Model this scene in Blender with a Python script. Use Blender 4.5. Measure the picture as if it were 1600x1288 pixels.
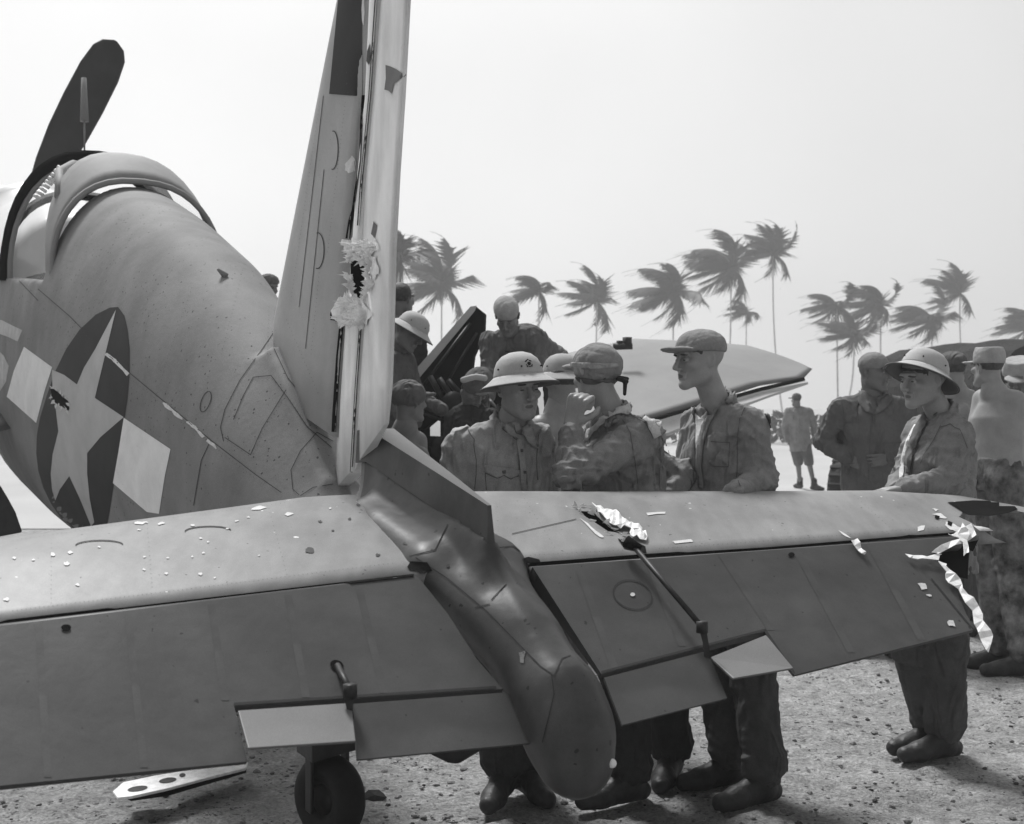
import bpy, bmesh, math, random
import numpy as np
from mathutils import Vector, Matrix, geometry
from mathutils.bvhtree import BVHTree
random.seed(7); RNG = np.random.default_rng(11)
R_ = math.radians
S = bpy.context.scene
for o in list(bpy.data.objects): bpy.data.objects.remove(o)
C = S.collection
# ------------------------------------------------------------------ camera, sky, sun, exposure
FP, HZ, CH = 1900.0, 636.0, 1.55            # focal length in photo pixels, horizon row, camera height
cam_d = bpy.data.cameras.new('camera'); cam = bpy.data.objects.new('camera', cam_d); C.objects.link(cam)
cam.location = (0, 0, CH); cam.rotation_euler = (R_(90), 0, 0)
cam_d.sensor_width = 36; cam_d.lens = 36*FP/1600; cam_d.shift_y = -(644-HZ)/1600
cam_d.clip_start = 0.05; cam_d.clip_end = 5000
cam_d.dof.use_dof = True; cam_d.dof.focus_distance = 4.6; cam_d.dof.aperture_fstop = 6.0
S.camera = cam
SUN_EL, SUN_AZ = 58.0, -28.0                # sun ahead and a little left of the camera
w = bpy.data.worlds.new('World'); S.world = w; w.use_nodes = True
nt = w.node_tree; nt.nodes.clear()
n_out = nt.nodes.new('ShaderNodeOutputWorld'); n_bg = nt.nodes.new('ShaderNodeBackground')
n_sky = nt.nodes.new('ShaderNodeTexSky'); n_sky.sky_type = 'NISHITA'; n_sky.sun_disc = False
n_sky.sun_elevation = R_(SUN_EL); n_sky.sun_rotation = R_(SUN_AZ)
n_sky.air_density = 1.0; n_sky.dust_density = 6.0; n_sky.ozone_density = 1.0
n_bw = nt.nodes.new('ShaderNodeRGBToBW')
n_tc = nt.nodes.new('ShaderNodeTexCoord')
n_dot = nt.nodes.new('ShaderNodeVectorMath'); n_dot.operation = 'DOT_PRODUCT'
sd = Vector((math.sin(R_(SUN_AZ))*math.cos(R_(30)), math.cos(R_(SUN_AZ))*math.cos(R_(30)), math.sin(R_(30))))
n_dot.inputs[1].default_value = sd
n_mr = nt.nodes.new('ShaderNodeMapRange'); n_mr.interpolation_type = 'LINEAR'
n_mr.inputs['From Min'].default_value = 0.15; n_mr.inputs['From Max'].default_value = 1.0
n_mr.inputs['To Min'].default_value = 2.7; n_mr.inputs['To Max'].default_value = 8.6   # thin bright overcast round the sun
n_ns = nt.nodes.new('ShaderNodeTexNoise'); n_ns.inputs['Scale'].default_value = 1.6; n_ns.inputs['Detail'].default_value = 4
n_cm = nt.nodes.new('ShaderNodeMapRange'); n_cm.inputs['From Min'].default_value = 0.3; n_cm.inputs['From Max'].default_value = 0.7
n_cm.inputs['To Min'].default_value = 0.90; n_cm.inputs['To Max'].default_value = 1.08
n_mu = nt.nodes.new('ShaderNodeMath'); n_mu.operation = 'MULTIPLY'
n_mix = nt.nodes.new('ShaderNodeMix'); n_mix.data_type = 'FLOAT'; n_mix.inputs[0].default_value = 0.9
n_comb = nt.nodes.new('ShaderNodeCombineColor')
L = nt.links.new
L(n_sky.outputs[0], n_bw.inputs[0]); L(n_tc.outputs['Generated'], n_dot.inputs[0]); L(n_dot.outputs['Value'], n_mr.inputs['Value'])
L(n_tc.outputs['Generated'], n_ns.inputs['Vector']); L(n_ns.outputs[0], n_cm.inputs['Value'])
n_sep = nt.nodes.new('ShaderNodeSeparateXYZ'); n_hz = nt.nodes.new('ShaderNodeMapRange'); n_hz.interpolation_type = 'SMOOTHSTEP'   # brighter band of low haze all round the horizon
for k_, v_ in (('From Min', 0.0), ('From Max', 0.30), ('To Min', 1.22), ('To Max', 1.0)): n_hz.inputs[k_].default_value = v_
L(n_tc.outputs['Generated'], n_sep.inputs[0]); L(n_sep.outputs[2], n_hz.inputs['Value'])
n_m2 = nt.nodes.new('ShaderNodeMath'); n_m2.operation = 'MULTIPLY'; L(n_mr.outputs[0], n_m2.inputs[0]); L(n_hz.outputs[0], n_m2.inputs[1])
L(n_m2.outputs[0], n_mu.inputs[0]); L(n_cm.outputs[0], n_mu.inputs[1])
L(n_bw.outputs[0], n_mix.inputs[2]); L(n_mu.outputs[0], n_mix.inputs[3])
for i in range(3): L(n_mix.outputs[0], n_comb.inputs[i])
L(n_comb.outputs[0], n_bg.inputs['Color']); n_bg.inputs['Strength'].default_value = 0.1
L(n_bg.outputs[0], n_out.inputs['Surface'])
sun_d = bpy.data.lights.new('sun', 'SUN'); sun = bpy.data.objects.new('sun', sun_d); C.objects.link(sun)
sun_d.energy = 3.3; sun_d.angle = R_(12); sun_d.color = (1, 1, 1)
sv = Vector((math.sin(R_(SUN_AZ))*math.cos(R_(SUN_EL)), math.cos(R_(SUN_AZ))*math.cos(R_(SUN_EL)), math.sin(R_(SUN_EL))))
sun.rotation_euler = (-sv).to_track_quat('-Z', 'Y').to_euler()
S.view_settings.view_transform = 'Standard'; S.view_settings.look = 'None'
S.view_settings.exposure = 0.38; S.view_settings.gamma = 1.0; S.view_settings.use_curve_mapping = False
S.render.engine = 'CYCLES'

# ------------------------------------------------------------------ materials
def NT(m):
    t = m.node_tree
    def nd(kind, **kw):
        n = t.nodes.new(kind)
        for k, v in kw.items():
            if k in n.inputs: n.inputs[k].default_value = v
            else: setattr(n, k, v)
        return n
    return t, nd
def g4(v): return (v, v, v, 1)
def mat(name, base, rough=0.6, var=0.15, scale=4.0, speck=0.0, speck_scale=60.0, chips=0.0, bump=0.0, bump_scale=80.0,
        spec=0.28, grain=0.06, metallic=0.0, wave=0.0, wave_scale=12.0, stretch=None, hi=None, streak=0.0):
    m = bpy.data.materials.new(name); m.use_nodes = True
    t, nd = NT(m); t.nodes.clear(); L = t.links.new
    out = nd('ShaderNodeOutputMaterial'); b = nd('ShaderNodeBsdfPrincipled'); L(b.outputs[0], out.inputs[0])
    b.inputs['Roughness'].default_value = rough; b.inputs['Metallic'].default_value = metallic
    b.inputs['Specular IOR Level'].default_value = spec
    tc = nd('ShaderNodeTexCoord'); src = tc.outputs['Object']
    n1 = nd('ShaderNodeTexNoise', Scale=scale, Detail=6.0, Roughness=0.6); L(src, n1.inputs['Vector'])
    r1 = nd('ShaderNodeMapRange'); L(n1.outputs[0], r1.inputs['Value'])
    r1.inputs['From Min'].default_value = .3; r1.inputs['From Max'].default_value = .7
    r1.inputs['To Min'].default_value = base*(1-var); r1.inputs['To Max'].default_value = base*(1+var)
    col = r1.outputs[0]
    def comb(a, bb, op):
        k = nd('ShaderNodeMath', operation=op); L(a, k.inputs[0])
        if isinstance(bb, float): k.inputs[1].default_value = bb
        else: L(bb, k.inputs[1])
        return k.outputs[0]
    if grain:
        n2 = nd('ShaderNodeTexNoise', Scale=420.0, Detail=2.0); L(src, n2.inputs['Vector'])
        r2 = nd('ShaderNodeMapRange'); L(n2.outputs[0], r2.inputs['Value'])
        r2.inputs['From Min'].default_value = .3; r2.inputs['From Max'].default_value = .7
        r2.inputs['To Min'].default_value = 1-grain*2; r2.inputs['To Max'].default_value = 1+grain*2
        col = comb(col, r2.outputs[0], 'MULTIPLY')
    if streak:
        mp = nd('ShaderNodeMapping'); mp.inputs['Scale'].default_value = stretch or (1, 1, 12); L(src, mp.inputs[0])
        n3 = nd('ShaderNodeTexNoise', Scale=3.0, Detail=5.0); L(mp.outputs[0], n3.inputs['Vector'])
        r3 = nd('ShaderNodeMapRange'); L(n3.outputs[0], r3.inputs['Value'])
        r3.inputs['From Min'].default_value = .35; r3.inputs['From Max'].default_value = .65
        r3.inputs['To Min'].default_value = 1-streak; r3.inputs['To Max'].default_value = 1+streak
        col = comb(col, r3.outputs[0], 'MULTIPLY')
    def spots(sc, lo, hi_, valfrom, seed):
        v = nd('ShaderNodeTexVoronoi', Scale=sc); mp = nd('ShaderNodeMapping'); mp.inputs['Location'].default_value = (seed, seed*2, 3)
        L(src, mp.inputs[0])
        nn = nd('ShaderNodeTexNoise', Scale=sc*1.5, Detail=2.0); L(mp.outputs[0], nn.inputs['Vector'])
        va = nd('ShaderNodeVectorMath', operation='MULTIPLY_ADD'); L(nn.outputs[1], va.inputs[0]); va.inputs[1].default_value = (.6/sc,)*3; L(mp.outputs[0], va.inputs[2])
        L(va.outputs[0], v.inputs['Vector'])
        sz = nd('ShaderNodeSeparateColor'); L(v.outputs['Color'], sz.inputs[0])
        a = nd('ShaderNodeMath', operation='MULTIPLY'); L(sz.outputs[0], a.inputs[0]); L(sz.outputs[0], a.inputs[1])
        a2 = nd('ShaderNodeMath', operation='MULTIPLY'); L(a.outputs[0], a2.inputs[0]); a2.inputs[1].default_value = hi_
        s = nd('ShaderNodeMath', operation='LESS_THAN'); L(v.outputs['Distance'], s.inputs[0]); L(a2.outputs[0], s.inputs[1])
        cl = nd('ShaderNodeTexNoise', Scale=2.3, Detail=2.0); L(mp.outputs[0], cl.inputs['Vector'])
        g = nd('ShaderNodeMath', operation='GREATER_THAN'); L(cl.outputs[0], g.inputs[0]); g.inputs[1].default_value = valfrom
        return comb(s.outputs[0], g.outputs[0], 'MULTIPLY')
    def blend(c, mask, val):
        x = nd('ShaderNodeMix', data_type='FLOAT'); L(mask, x.inputs[0]); L(c, x.inputs[2]); x.inputs[3].default_value = val
        return x.outputs[0]
    if speck: col = blend(col, spots(speck_scale, 0, .3*speck, .42, 3.1), base*.3)
    if chips: col = blend(col, spots(22.0, 0, .3*chips, .55, 8.7), min(.75, base*3.2))
    cc = nd('ShaderNodeCombineColor')
    for i in range(3): L(col, cc.inputs[i])
    L(cc.outputs[0], b.inputs['Base Color'])
    if bump or wave:
        bp = nd('ShaderNodeBump'); bp.inputs['Distance'].default_value = 1.0; L(bp.outputs[0], b.inputs['Normal'])
        bn = nd('ShaderNodeTexNoise', Scale=bump_scale, Detail=5.0); L(src, bn.inputs['Vector'])
        hgt = comb(bn.outputs[0], float(bump), 'MULTIPLY')
        if wave:
            wn = nd('ShaderNodeTexNoise', Scale=wave_scale, Detail=2.5, Distortion=1.2); wn.noise_type = 'RIDGED_MULTIFRACTAL'
            wm = nd('ShaderNodeMapping'); wm.inputs['Rotation'].default_value = (.25, .3, .1); wm.inputs['Scale'].default_value = (1.7, 1.7, .55); L(src, wm.inputs[0])
            L(wm.outputs[0], wn.inputs['Vector'])
            hgt = comb(hgt, comb(wn.outputs[0], float(wave), 'MULTIPLY'), 'ADD')
        L(hgt, bp.inputs['Height'])
    return m
M = {}
M['paint']   = mat('aircraft_side_paint', .21, .72, .2, 2.2, speck=.8, speck_scale=46, chips=.0, bump=.0014, bump_scale=36, grain=.10, spec=.14, streak=.08, stretch=(2, 2, .7))
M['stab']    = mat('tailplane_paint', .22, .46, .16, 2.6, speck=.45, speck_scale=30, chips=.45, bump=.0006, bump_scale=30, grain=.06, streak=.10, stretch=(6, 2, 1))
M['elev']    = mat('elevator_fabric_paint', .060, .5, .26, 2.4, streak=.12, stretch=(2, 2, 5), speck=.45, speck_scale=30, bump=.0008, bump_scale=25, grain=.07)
M['tab']     = mat('tab_paint', .14, .45, .12, 5.0, grain=.08)
M['fin']     = mat('fin_paint', .40, .7, .14, 3.0, spec=.15, speck=.3, speck_scale=40, bump=.0008, bump_scale=30, grain=.06)
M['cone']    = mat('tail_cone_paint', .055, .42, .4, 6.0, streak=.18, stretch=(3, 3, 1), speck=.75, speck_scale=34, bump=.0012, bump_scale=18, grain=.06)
M['rudder']  = mat('rudder_fabric', .72, .75, .12, 3.0, bump=.001, bump_scale=14, grain=.05, streak=.12, stretch=(3, 3, .8))
M['dark']    = mat('dark_interior', .010, .9, .3, 8.0, spec=.03)
M['rubber']  = mat('rubber', .014, .75, .3, 20.0, bump=.002, bump_scale=60)
M['steel']   = mat('dark_steel', .03, .5, .3, 20.0, metallic=.2, bump=.0006)
M['alu']     = mat('bare_aluminium', .78, .55, .2, 30.0, bump=.002, bump_scale=60)
M['white']   = mat('insignia_white', .78, .55, .10, 8.0, speck=.25, speck_scale=40, grain=.05)
M['star']    = mat('insignia_star_grey', .42, .55, .12, 6.0, speck=.3, speck_scale=40, grain=.05)
M['navy']    = mat('insignia_navy', .022, .6, .25, 6.0, chips=.35, spec=.12)
M['line']    = mat('panel_joint', .03, .8, .2, 20.0)
M['chip']    = mat('bare_metal_chip', .6, .5, .15, 40.0)
M['fadewhite'] = mat('faded_code_white', .42, .6, .2, 14.0)
M['cowl']    = mat('cowling_glare_tone', .75, .3, .1, 3.0)  # near-white: glare off the canopy glass put into the cowling's colour
M['canopym'] = mat('canopy_frame_paint', .24, .7, .12, 6.0)
M['wing']    = mat('wing_paint', .22, .45, .12, 2.0, speck=.4, speck_scale=20, grain=.05)
M['ail']     = mat('aileron_lit_tone', .5, .5, .08, 2.0)  # lighter than the wing: brightness of the tilted aileron put into its colour
M['prop']    = mat('propeller_paint', .035, .55, .25, 4.0, spec=.15)
M['propt']   = mat('propeller_tip_paint', .16, .45, .25, 4.0)
M['skin']    = mat('skin', .29, .45, .12, 14.0, bump=.0012, bump_scale=120, grain=.05)
M['skind']   = mat('tanned_skin', .17, .45, .14, 14.0, bump=.0012, bump_scale=120, grain=.05)
M['hair']    = mat('hair', .055, .6, .4, 60.0, bump=.004, bump_scale=200)
M['brow']    = mat('eyebrow_hair', .05, .7, .3, 60.0)
M['lip']     = mat('lips', .14, .5, .1, 30.0)
def cloth(n, b, **k):
    a = dict(rough=.88, var=.20, scale=9.0, bump=.0025, bump_scale=60, wave=.034, wave_scale=8.0, grain=.10, spec=.1); a.update(k)
    return mat(n, b, **a)
M['khaki']   = cloth('khaki_shirt_cloth', .32)
M['denim']   = cloth('utility_cloth', .23)
M['dutil']   = cloth('dark_utility_cloth', .13)
M['seam']    = mat('seam_stitching', .11, .9, .2, 20.0, spec=.05)
M['ltrous']  = cloth('trouser_cloth', .085)
M['dtrous']  = cloth('dark_trouser_cloth', .045)
M['black']   = cloth('very_dark_cloth', .035)
M['camo']    = mat('camouflage_cloth', .12, .85, .95, 11.0, bump=.004, bump_scale=38, wave=.004, grain=.1, spec=.15)
M['undersh'] = cloth('undershirt_cotton', .62)
M['vest']    = cloth('life_vest_cotton', .52)
M['helmet']  = mat('pith_helmet_canvas', .42, .8, .07, 14.0, bump=.001, bump_scale=200, grain=.08)
M['helmetd'] = mat('worn_pith_helmet_canvas', .34, .8, .1, 14.0, bump=.001, bump_scale=200, grain=.08)
M['hatin']   = mat('helmet_lining', .10, .8, .1, 14.0)
M['cap']     = cloth('cap_cloth', .24, bump=.003, wave=.004, wave_scale=11)
M['caplt']   = cloth('light_cap_cloth', .36, bump=.003, wave=.004, wave_scale=11)
M['capdk']   = cloth('dark_cap_cloth', .12)
M['leather'] = mat('boot_leather', .035, .5, .3, 20.0, bump=.003, bump_scale=60)
M['frond']   = mat('palm_frond', .035, .6, .3, 2.0, grain=0)
M['trunk']   = mat('palm_trunk_hazed', .6, .8, .2, 3.0, grain=0)  # paled so the trunks fade: haze put into their colour
M['bush']    = mat('scrub_leaves', .09, .8, .4, .8, grain=0)
M['canvas']  = cloth('truck_canvas', .03)
M['olive']   = mat('truck_paint', .07, .6, .2, 4.0)
M['stone']   = mat('pebble', .20, .9, .45, 9.0, bump=.004, bump_scale=60)
M['stoned']  = mat('dark_clod', .05, .9, .4, 12.0, bump=.004, bump_scale=60)
def glass_mat():
    m = bpy.data.materials.new('plexiglass'); m.use_nodes = True
    t, nd = NT(m); t.nodes.clear()
    out = nd('ShaderNodeOutputMaterial'); tr = nd('ShaderNodeBsdfTransparent'); gl = nd('ShaderNodeBsdfGlossy', Roughness=.08)
    df = nd('ShaderNodeBsdfTranslucent'); df.inputs[0].default_value = g4(.95)
    m1 = nd('ShaderNodeMixShader'); m1.inputs[0].default_value = .12
    m2 = nd('ShaderNodeMixShader'); m2.inputs[0].default_value = .08; tr.inputs[0].default_value = g4(.95)
    t.links.new(tr.outputs[0], m1.inputs[1]); t.links.new(df.outputs[0], m1.inputs[2])
    t.links.new(m1.outputs[0], m2.inputs[1]); t.links.new(gl.outputs[0], m2.inputs[2]); t.links.new(m2.outputs[0], out.inputs[0])
    return m
M['glass'] = glass_mat()

# ------------------------------------------------------------------ helpers
def P(x, y, d): return Vector(((x-800)/FP*d, d, CH-(y-HZ)/FP*d))
def ray(x, y): return Vector(((x-800)/FP, 1.0, -(y-HZ)/FP))
def proj(p): return (800+p[0]/p[1]*FP, HZ-(p[2]-CH)/p[1]*FP)
CAMP = Vector((0, 0, CH))
def onplane(x, y, p0, n):
    r = ray(x, y); t = (p0-CAMP).dot(n)/r.dot(n); return CAMP+r*t
def tag(o, label=None, cat=None, group=None, kind=None):
    if label: o['label'] = label
    if cat: o['category'] = cat
    if group: o['group'] = group
    if kind: o['kind'] = kind
    return o
def thing(name, label, cat, loc, group=None):
    o = bpy.data.objects.new(name, None); C.objects.link(o); o.location = loc; o.empty_display_size = .1
    return tag(o, label, cat, group)
def wloc(o):
    v = Vector((0, 0, 0))
    while o: v += o.location; o = o.parent
    return v
def mk(name, verts, faces, m, parent=None, smooth=True, mats=None):
    """mesh from world-space vertices; the object's origin goes to the mesh centre"""
    va = np.asarray([tuple(v) for v in verts] if not isinstance(verts, np.ndarray) else verts, dtype=float)
    c = (va.min(0)+va.max(0))/2
    me = bpy.data.meshes.new(name)
    me.from_pydata((va-c).tolist(), [], [tuple(int(i) for i in f) for f in faces] if not isinstance(faces, np.ndarray) else faces.tolist())
    me.materials.append(m)
    for k in (mats or []): me.materials.append(k)
    if smooth: me.polygons.foreach_set('use_smooth', [True]*len(me.polygons))
    o = bpy.data.objects.new(name, me); C.objects.link(o)
    o.location = Vector(c) - (wloc(parent) if parent else Vector((0, 0, 0)))
    if parent: o.parent = parent
    return o
def world_mesh(o):
    off = wloc(o)
    return [v.co+off for v in o.data.vertices], [tuple(p.vertices) for p in o.data.polygons]
def bvh(*objs):
    V, Fc = [], []
    for o in objs:
        v, f = world_mesh(o); n = len(V); V += v; Fc += [tuple(i+n for i in q) for q in f]
    return BVHTree.FromPolygons(V, Fc)
def tube(pts, r, seg=10, r2=None, cap=True):
    V, Fc = [], []; n = len(pts); pts = [Vector(p) for p in pts]
    prev = None
    for i, p in enumerate(pts):
        d = (pts[min(i+1, n-1)]-pts[max(i-1, 0)]).normalized()
        a = d.cross(Vector((0, 0, 1))) if prev is None else prev - d*prev.dot(d)
        if a.length < 1e-4: a = d.cross(Vector((1, 0, 0)))
        a.normalize(); prev = a; b = d.cross(a)
        rr = r + ((r2-r)*i/(n-1) if r2 is not None else 0)
        for k in range(seg):
            t = 2*math.pi*k/seg; V.append(p + a*math.cos(t)*rr + b*math.sin(t)*rr)
    for i in range(n-1):
        for k in range(seg):
            k2 = (k+1) % seg; Fc.append((i*seg+k, i*seg+k2, (i+1)*seg+k2, (i+1)*seg+k))
    if cap: Fc.append(tuple(range(seg))[::-1]); Fc.append(tuple((n-1)*seg+k for k in range(seg)))
    return V, Fc
def box(c, ax, ay, az):
    c = Vector(c); V = [c+ax*i+ay*j+az*k for i in (-1, 1) for j in (-1, 1) for k in (-1, 1)]
    F = [(0, 1, 3, 2), (4, 6, 7, 5), (0, 4, 5, 1), (2, 3, 7, 6), (0, 2, 6, 4), (1, 5, 7, 3)]
    return V, F
def join(*vf):
    V, F = [], []
    for v, f in vf:
        n = len(V); V += list(v); F += [tuple(i+n for i in q) for q in f]
    return V, F
def prism(top, bot):
    n = len(top); V = list(top)+list(bot)
    F = [tuple(range(n)), tuple(range(2*n-1, n-1, -1))] + [(i, n+i, n+(i+1) % n, (i+1) % n) for i in range(n)]
    return V, F
def bevel(o, w=.003, seg=2):
    m = o.modifiers.new('bevel', 'BEVEL'); m.width = w; m.segments = seg; m.limit_method = 'ANGLE'; m.angle_limit = R_(35)
def inpoly(px, poly):
    x, y = px; c = False; n = len(poly)
    for i in range(n):
        x1, y1 = poly[i]; x2, y2 = poly[i-1]
        if (y1 > y) != (y2 > y) and x < (x2-x1)*(y-y1)/(y2-y1)+x1: c = not c
    return c
def decal(name, poly, tree, m, parent, off=.002, step=9, raw=False):
    """a painted or applied area whose outline follows the body's surface"""
    poly = [Vector(p) for p in poly]; n = len(poly)
    pts = []; edges = []
    for i in range(n):
        a, b = poly[i], poly[(i+1) % n]; k = max(1, int((b-a).length/step))
        for j in range(k): pts.append(a.lerp(b, j/k))
    nb = len(pts); edges = [(i, (i+1) % nb) for i in range(nb)]
    xs = [p.x for p in pts]; ys = [p.y for p in pts]
    y = min(ys)+step/2
    while y < max(ys):
        x = min(xs)+step/2
        while x < max(xs):
            if inpoly((x, y), [(p.x, p.y) for p in poly]): pts.append(Vector((x, y)))
            x += step
        y += step
    v2, e2, f2, _, _, _ = geometry.delaunay_2d_cdt(pts, edges, [], 1, .01)
    V = []; last = None
    for p in v2:
        hit = tree.ray_cast(CAMP, ray(p.x, p.y).normalized())
        if hit[0] is None: V.append(None)
        else:
            nn = hit[1]
            if nn.dot(ray(p.x, p.y)) > 0: nn = -nn
            V.append(hit[0]+nn*off)
    keep = {i: k for k, i in enumerate(i for i, v in enumerate(V) if v is not None)}
    F = [tuple(keep[i] for i in f) for f in f2 if all(V[i] is not None for i in f)
         and inpoly((sum(v2[i].x for i in f)/len(f), sum(v2[i].y for i in f)/len(f)), [(p.x, p.y) for p in poly])]
    V = [v for v in V if v is not None]
    if raw: return V, F
    if not F: return None
    return mk(name, V, F, m, parent)
def rivets(name, polys, tree, m, parent, gap=7, size=1.1, off=.0016):
    V, F = [], []
    for pl in polys:
        for a, b in zip(pl, pl[1:]):
            a = Vector(a); b = Vector(b); n = max(1, int((b-a).length/gap))
            for i in range(n):
                p = a.lerp(b, i/n); h = tree.ray_cast(CAMP, ray(p.x, p.y).normalized())
                if h[0] is None: continue
                nn = h[1] if h[1].dot(ray(*p)) < 0 else -h[1]; t = nn.orthogonal().normalized(); s_ = nn.cross(t); r_ = size/FP*h[0].y; k = len(V); c = h[0]+nn*off
                V += [c+t*r_, c+s_*r_, c-t*r_, c-s_*r_]; F.append((k, k+1, k+2, k+3))
    if F: o = mk(name, V, F, m, parent, False); o['kind'] = 'stuff'
def ell2(cx, cy, rx, ry, rot=0, n=28, a0=0, a1=360):
    return [(cx+rx*math.cos(t)*math.cos(rot)-ry*math.sin(t)*math.sin(rot), cy+rx*math.cos(t)*math.sin(rot)+ry*math.sin(t)*math.cos(rot))
            for t in [R_(a0+(a1-a0)*i/(n if a1-a0 == 360 else n-1)) for i in range(n)]]
def stroke(pts, wd, closed=False):
    out = []; n = len(pts); res = []
    for i in range(n-1 + (1 if closed else 0)):
        a = Vector(pts[i]); b = Vector(pts[(i+1) % n]); d = (b-a).normalized(); q = Vector((-d.y, d.x))*wd/2
        res.append([a-q-d*wd*.2, b-q+d*wd*.2, b+q+d*wd*.2, a+q-d*wd*.2])
    return res
def lines(name, polys, tree, m, parent, wd=1.6, off=.0022, closed=False):
    for pl in polys:
        vf = []
        for q in stroke(pl, wd, closed): vf.append(decal('', [(p.x, p.y) for p in q], tree, m, None, off, 12, raw=True))
        V, F = join(*vf)
        if F: mk(name, V, F, m, parent)
def jag(poly, amp, sub=3, seed=1):
    r = random.Random(seed); out = []; n = len(poly)
    for i in range(n):
        a = Vector(poly[i]); b = Vector(poly[(i+1) % n])
        for j in range(sub): out.append(tuple(a.lerp(b, j/sub)+Vector((r.uniform(-amp, amp), r.uniform(-amp, amp)))))
    return out
def cut(o, poly, tree, back=.08, front=.05):
    c = (sum(p[0] for p in poly)/len(poly), sum(p[1] for p in poly)/len(poly)); h = tree.ray_cast(CAMP, ray(*c).normalized())
    d = h[0].y if h[0] else 4.0
    V, F = prism([P(x, y, d-front) for x, y in poly], [P(x, y, d+back) for x, y in poly])
    k = mk('cutter', V, F, M['dark'], None, False)
    bm = bmesh.new(); bm.from_mesh(k.data); bmesh.ops.recalc_face_normals(bm, faces=bm.faces); bm.to_mesh(k.data); bm.free()
    if M['dark'].name not in [x.name for x in o.data.materials]: o.data.materials.append(M['dark'])
    md = o.modifiers.new('cut', 'BOOLEAN'); md.object = k; md.solver = 'EXACT'; md.operation = 'DIFFERENCE'
    try: md.material_mode = 'TRANSFER'
    except Exception: pass
    bpy.context.view_layer.update(); dg = bpy.context.evaluated_depsgraph_get()
    me = bpy.data.meshes.new_from_object(o.evaluated_get(dg)); o.modifiers.clear(); me.name = o.name; o.data = me
    bpy.data.objects.remove(k)
def petals(name, poly, tree, m, parent, n=40, ln=10, rise=.02, seed=1, wd=7, inward=.3):
    """torn sheet metal curling out round a hole"""
    r = random.Random(seed); V, F = [], []; N = len(poly); c = Vector((sum(p[0] for p in poly)/N, sum(p[1] for p in poly)/N))
    for _ in range(n):
        i = r.randrange(N); a = Vector(poly[i]); b = Vector(poly[(i+1) % N]); p = a.lerp(b, r.random())
        out = (p-c).normalized(); out = Vector((out.x+r.uniform(-.9, .9), out.y+r.uniform(-.9, .9))).normalized()
        if r.random() < inward: out = -out
        t = (b-a).normalized() if (b-a).length > 0 else Vector((1, 0)); w_ = r.uniform(.4, 1)*wd; l_ = r.uniform(.4, 1.2)*ln
        q = [p-t*w_*.6, p+t*w_*.6, p+out*l_*.55+t*w_*.45, p+out*l_*.5-t*w_*.5, p+out*l_+t*r.uniform(-3, 3)]
        hit = tree.ray_cast(CAMP, ray(p.x, p.y).normalized())
        if hit[0] is None: continue
        d = hit[0].y; nn = hit[1] if hit[1].dot(ray(*p)) < 0 else -hit[1]; k = len(V); rr = r.uniform(.3, 1)*rise
        V += [P(q[0].x, q[0].y, d)+nn*.003, P(q[1].x, q[1].y, d)+nn*.003, P(q[2].x, q[2].y, d)+nn*rr*.7, P(q[3].x, q[3].y, d)+nn*rr*.55, P(q[4].x, q[4].y, d)+nn*rr*r.uniform(.3, 1.3)]
        F += [(k, k+1, k+2), (k, k+2, k+3), (k+3, k+2, k+4)]
    if F:
        o = mk(name, V, F, m, parent, False); so = o.modifiers.new('s', 'SOLIDIFY'); so.thickness = .0015; o['kind'] = 'stuff'; return o

# ------------------------------------------------------------------ smooth solids (signed distance fields meshed with surface nets)
def surfnet(F, lo, h):
    s = F < 0; c = np.zeros(tuple(np.array(F.shape)-1), np.int8)
    for i in (0, 1):
        for j in (0, 1):
            for k in (0, 1): c += s[i:s.shape[0]-1+i, j:s.shape[1]-1+j, k:s.shape[2]-1+k]
    act = (c > 0) & (c < 8); I = np.argwhere(act)
    if len(I) == 0: return np.zeros((0, 3)), np.zeros((0, 4), int)
    idx = np.full(act.shape, -1, np.int64); idx[act] = np.arange(len(I))
    acc = np.zeros((len(I), 3)); cnt = np.zeros(len(I))
    cs = [(i, j, k) for i in (0, 1) for j in (0, 1) for k in (0, 1)]
    for a in cs:
        for ax in range(3):
            if a[ax]: continue
            b = list(a); b[ax] = 1
            fa = F[I[:, 0]+a[0], I[:, 1]+a[1], I[:, 2]+a[2]]; fb = F[I[:, 0]+b[0], I[:, 1]+b[1], I[:, 2]+b[2]]
            x = (fa < 0) != (fb < 0); t = np.where(x, fa/np.where(x, fa-fb, 1), 0)
            p = np.tile(np.array(a, float), (len(I), 1)); p[:, ax] = t
            acc += p*x[:, None]; cnt += x
    V = (I+acc/cnt[:, None])*h+np.asarray(lo)
    Fs = []
    for ax in range(3):
        sl0 = [slice(None)]*3; sl1 = [slice(None)]*3; sl0[ax] = slice(0, -1); sl1[ax] = slice(1, None)
        e = s[tuple(sl0)] != s[tuple(sl1)]; E = np.argwhere(e)
        o1, o2 = [k for k in range(3) if k != ax]
        E = E[(E[:, o1] > 0) & (E[:, o2] > 0) & (E[:, o1] < F.shape[o1]-1) & (E[:, o2] < F.shape[o2]-1)]
        if not len(E): continue
        def cell(d1, d2):
            q = E.copy(); q[:, o1] += d1; q[:, o2] += d2; return idx[q[:, 0], q[:, 1], q[:, 2]]
        Q = np.stack([cell(-1, -1), cell(0, -1), cell(0, 0), cell(-1, 0)], 1)
        inside = s[E[:, 0], E[:, 1], E[:, 2]]
        if ax == 1: inside = ~inside
        Q[~inside] = Q[~inside][:, ::-1]
        Fs.append(Q)
    return V, np.concatenate(Fs)
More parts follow.
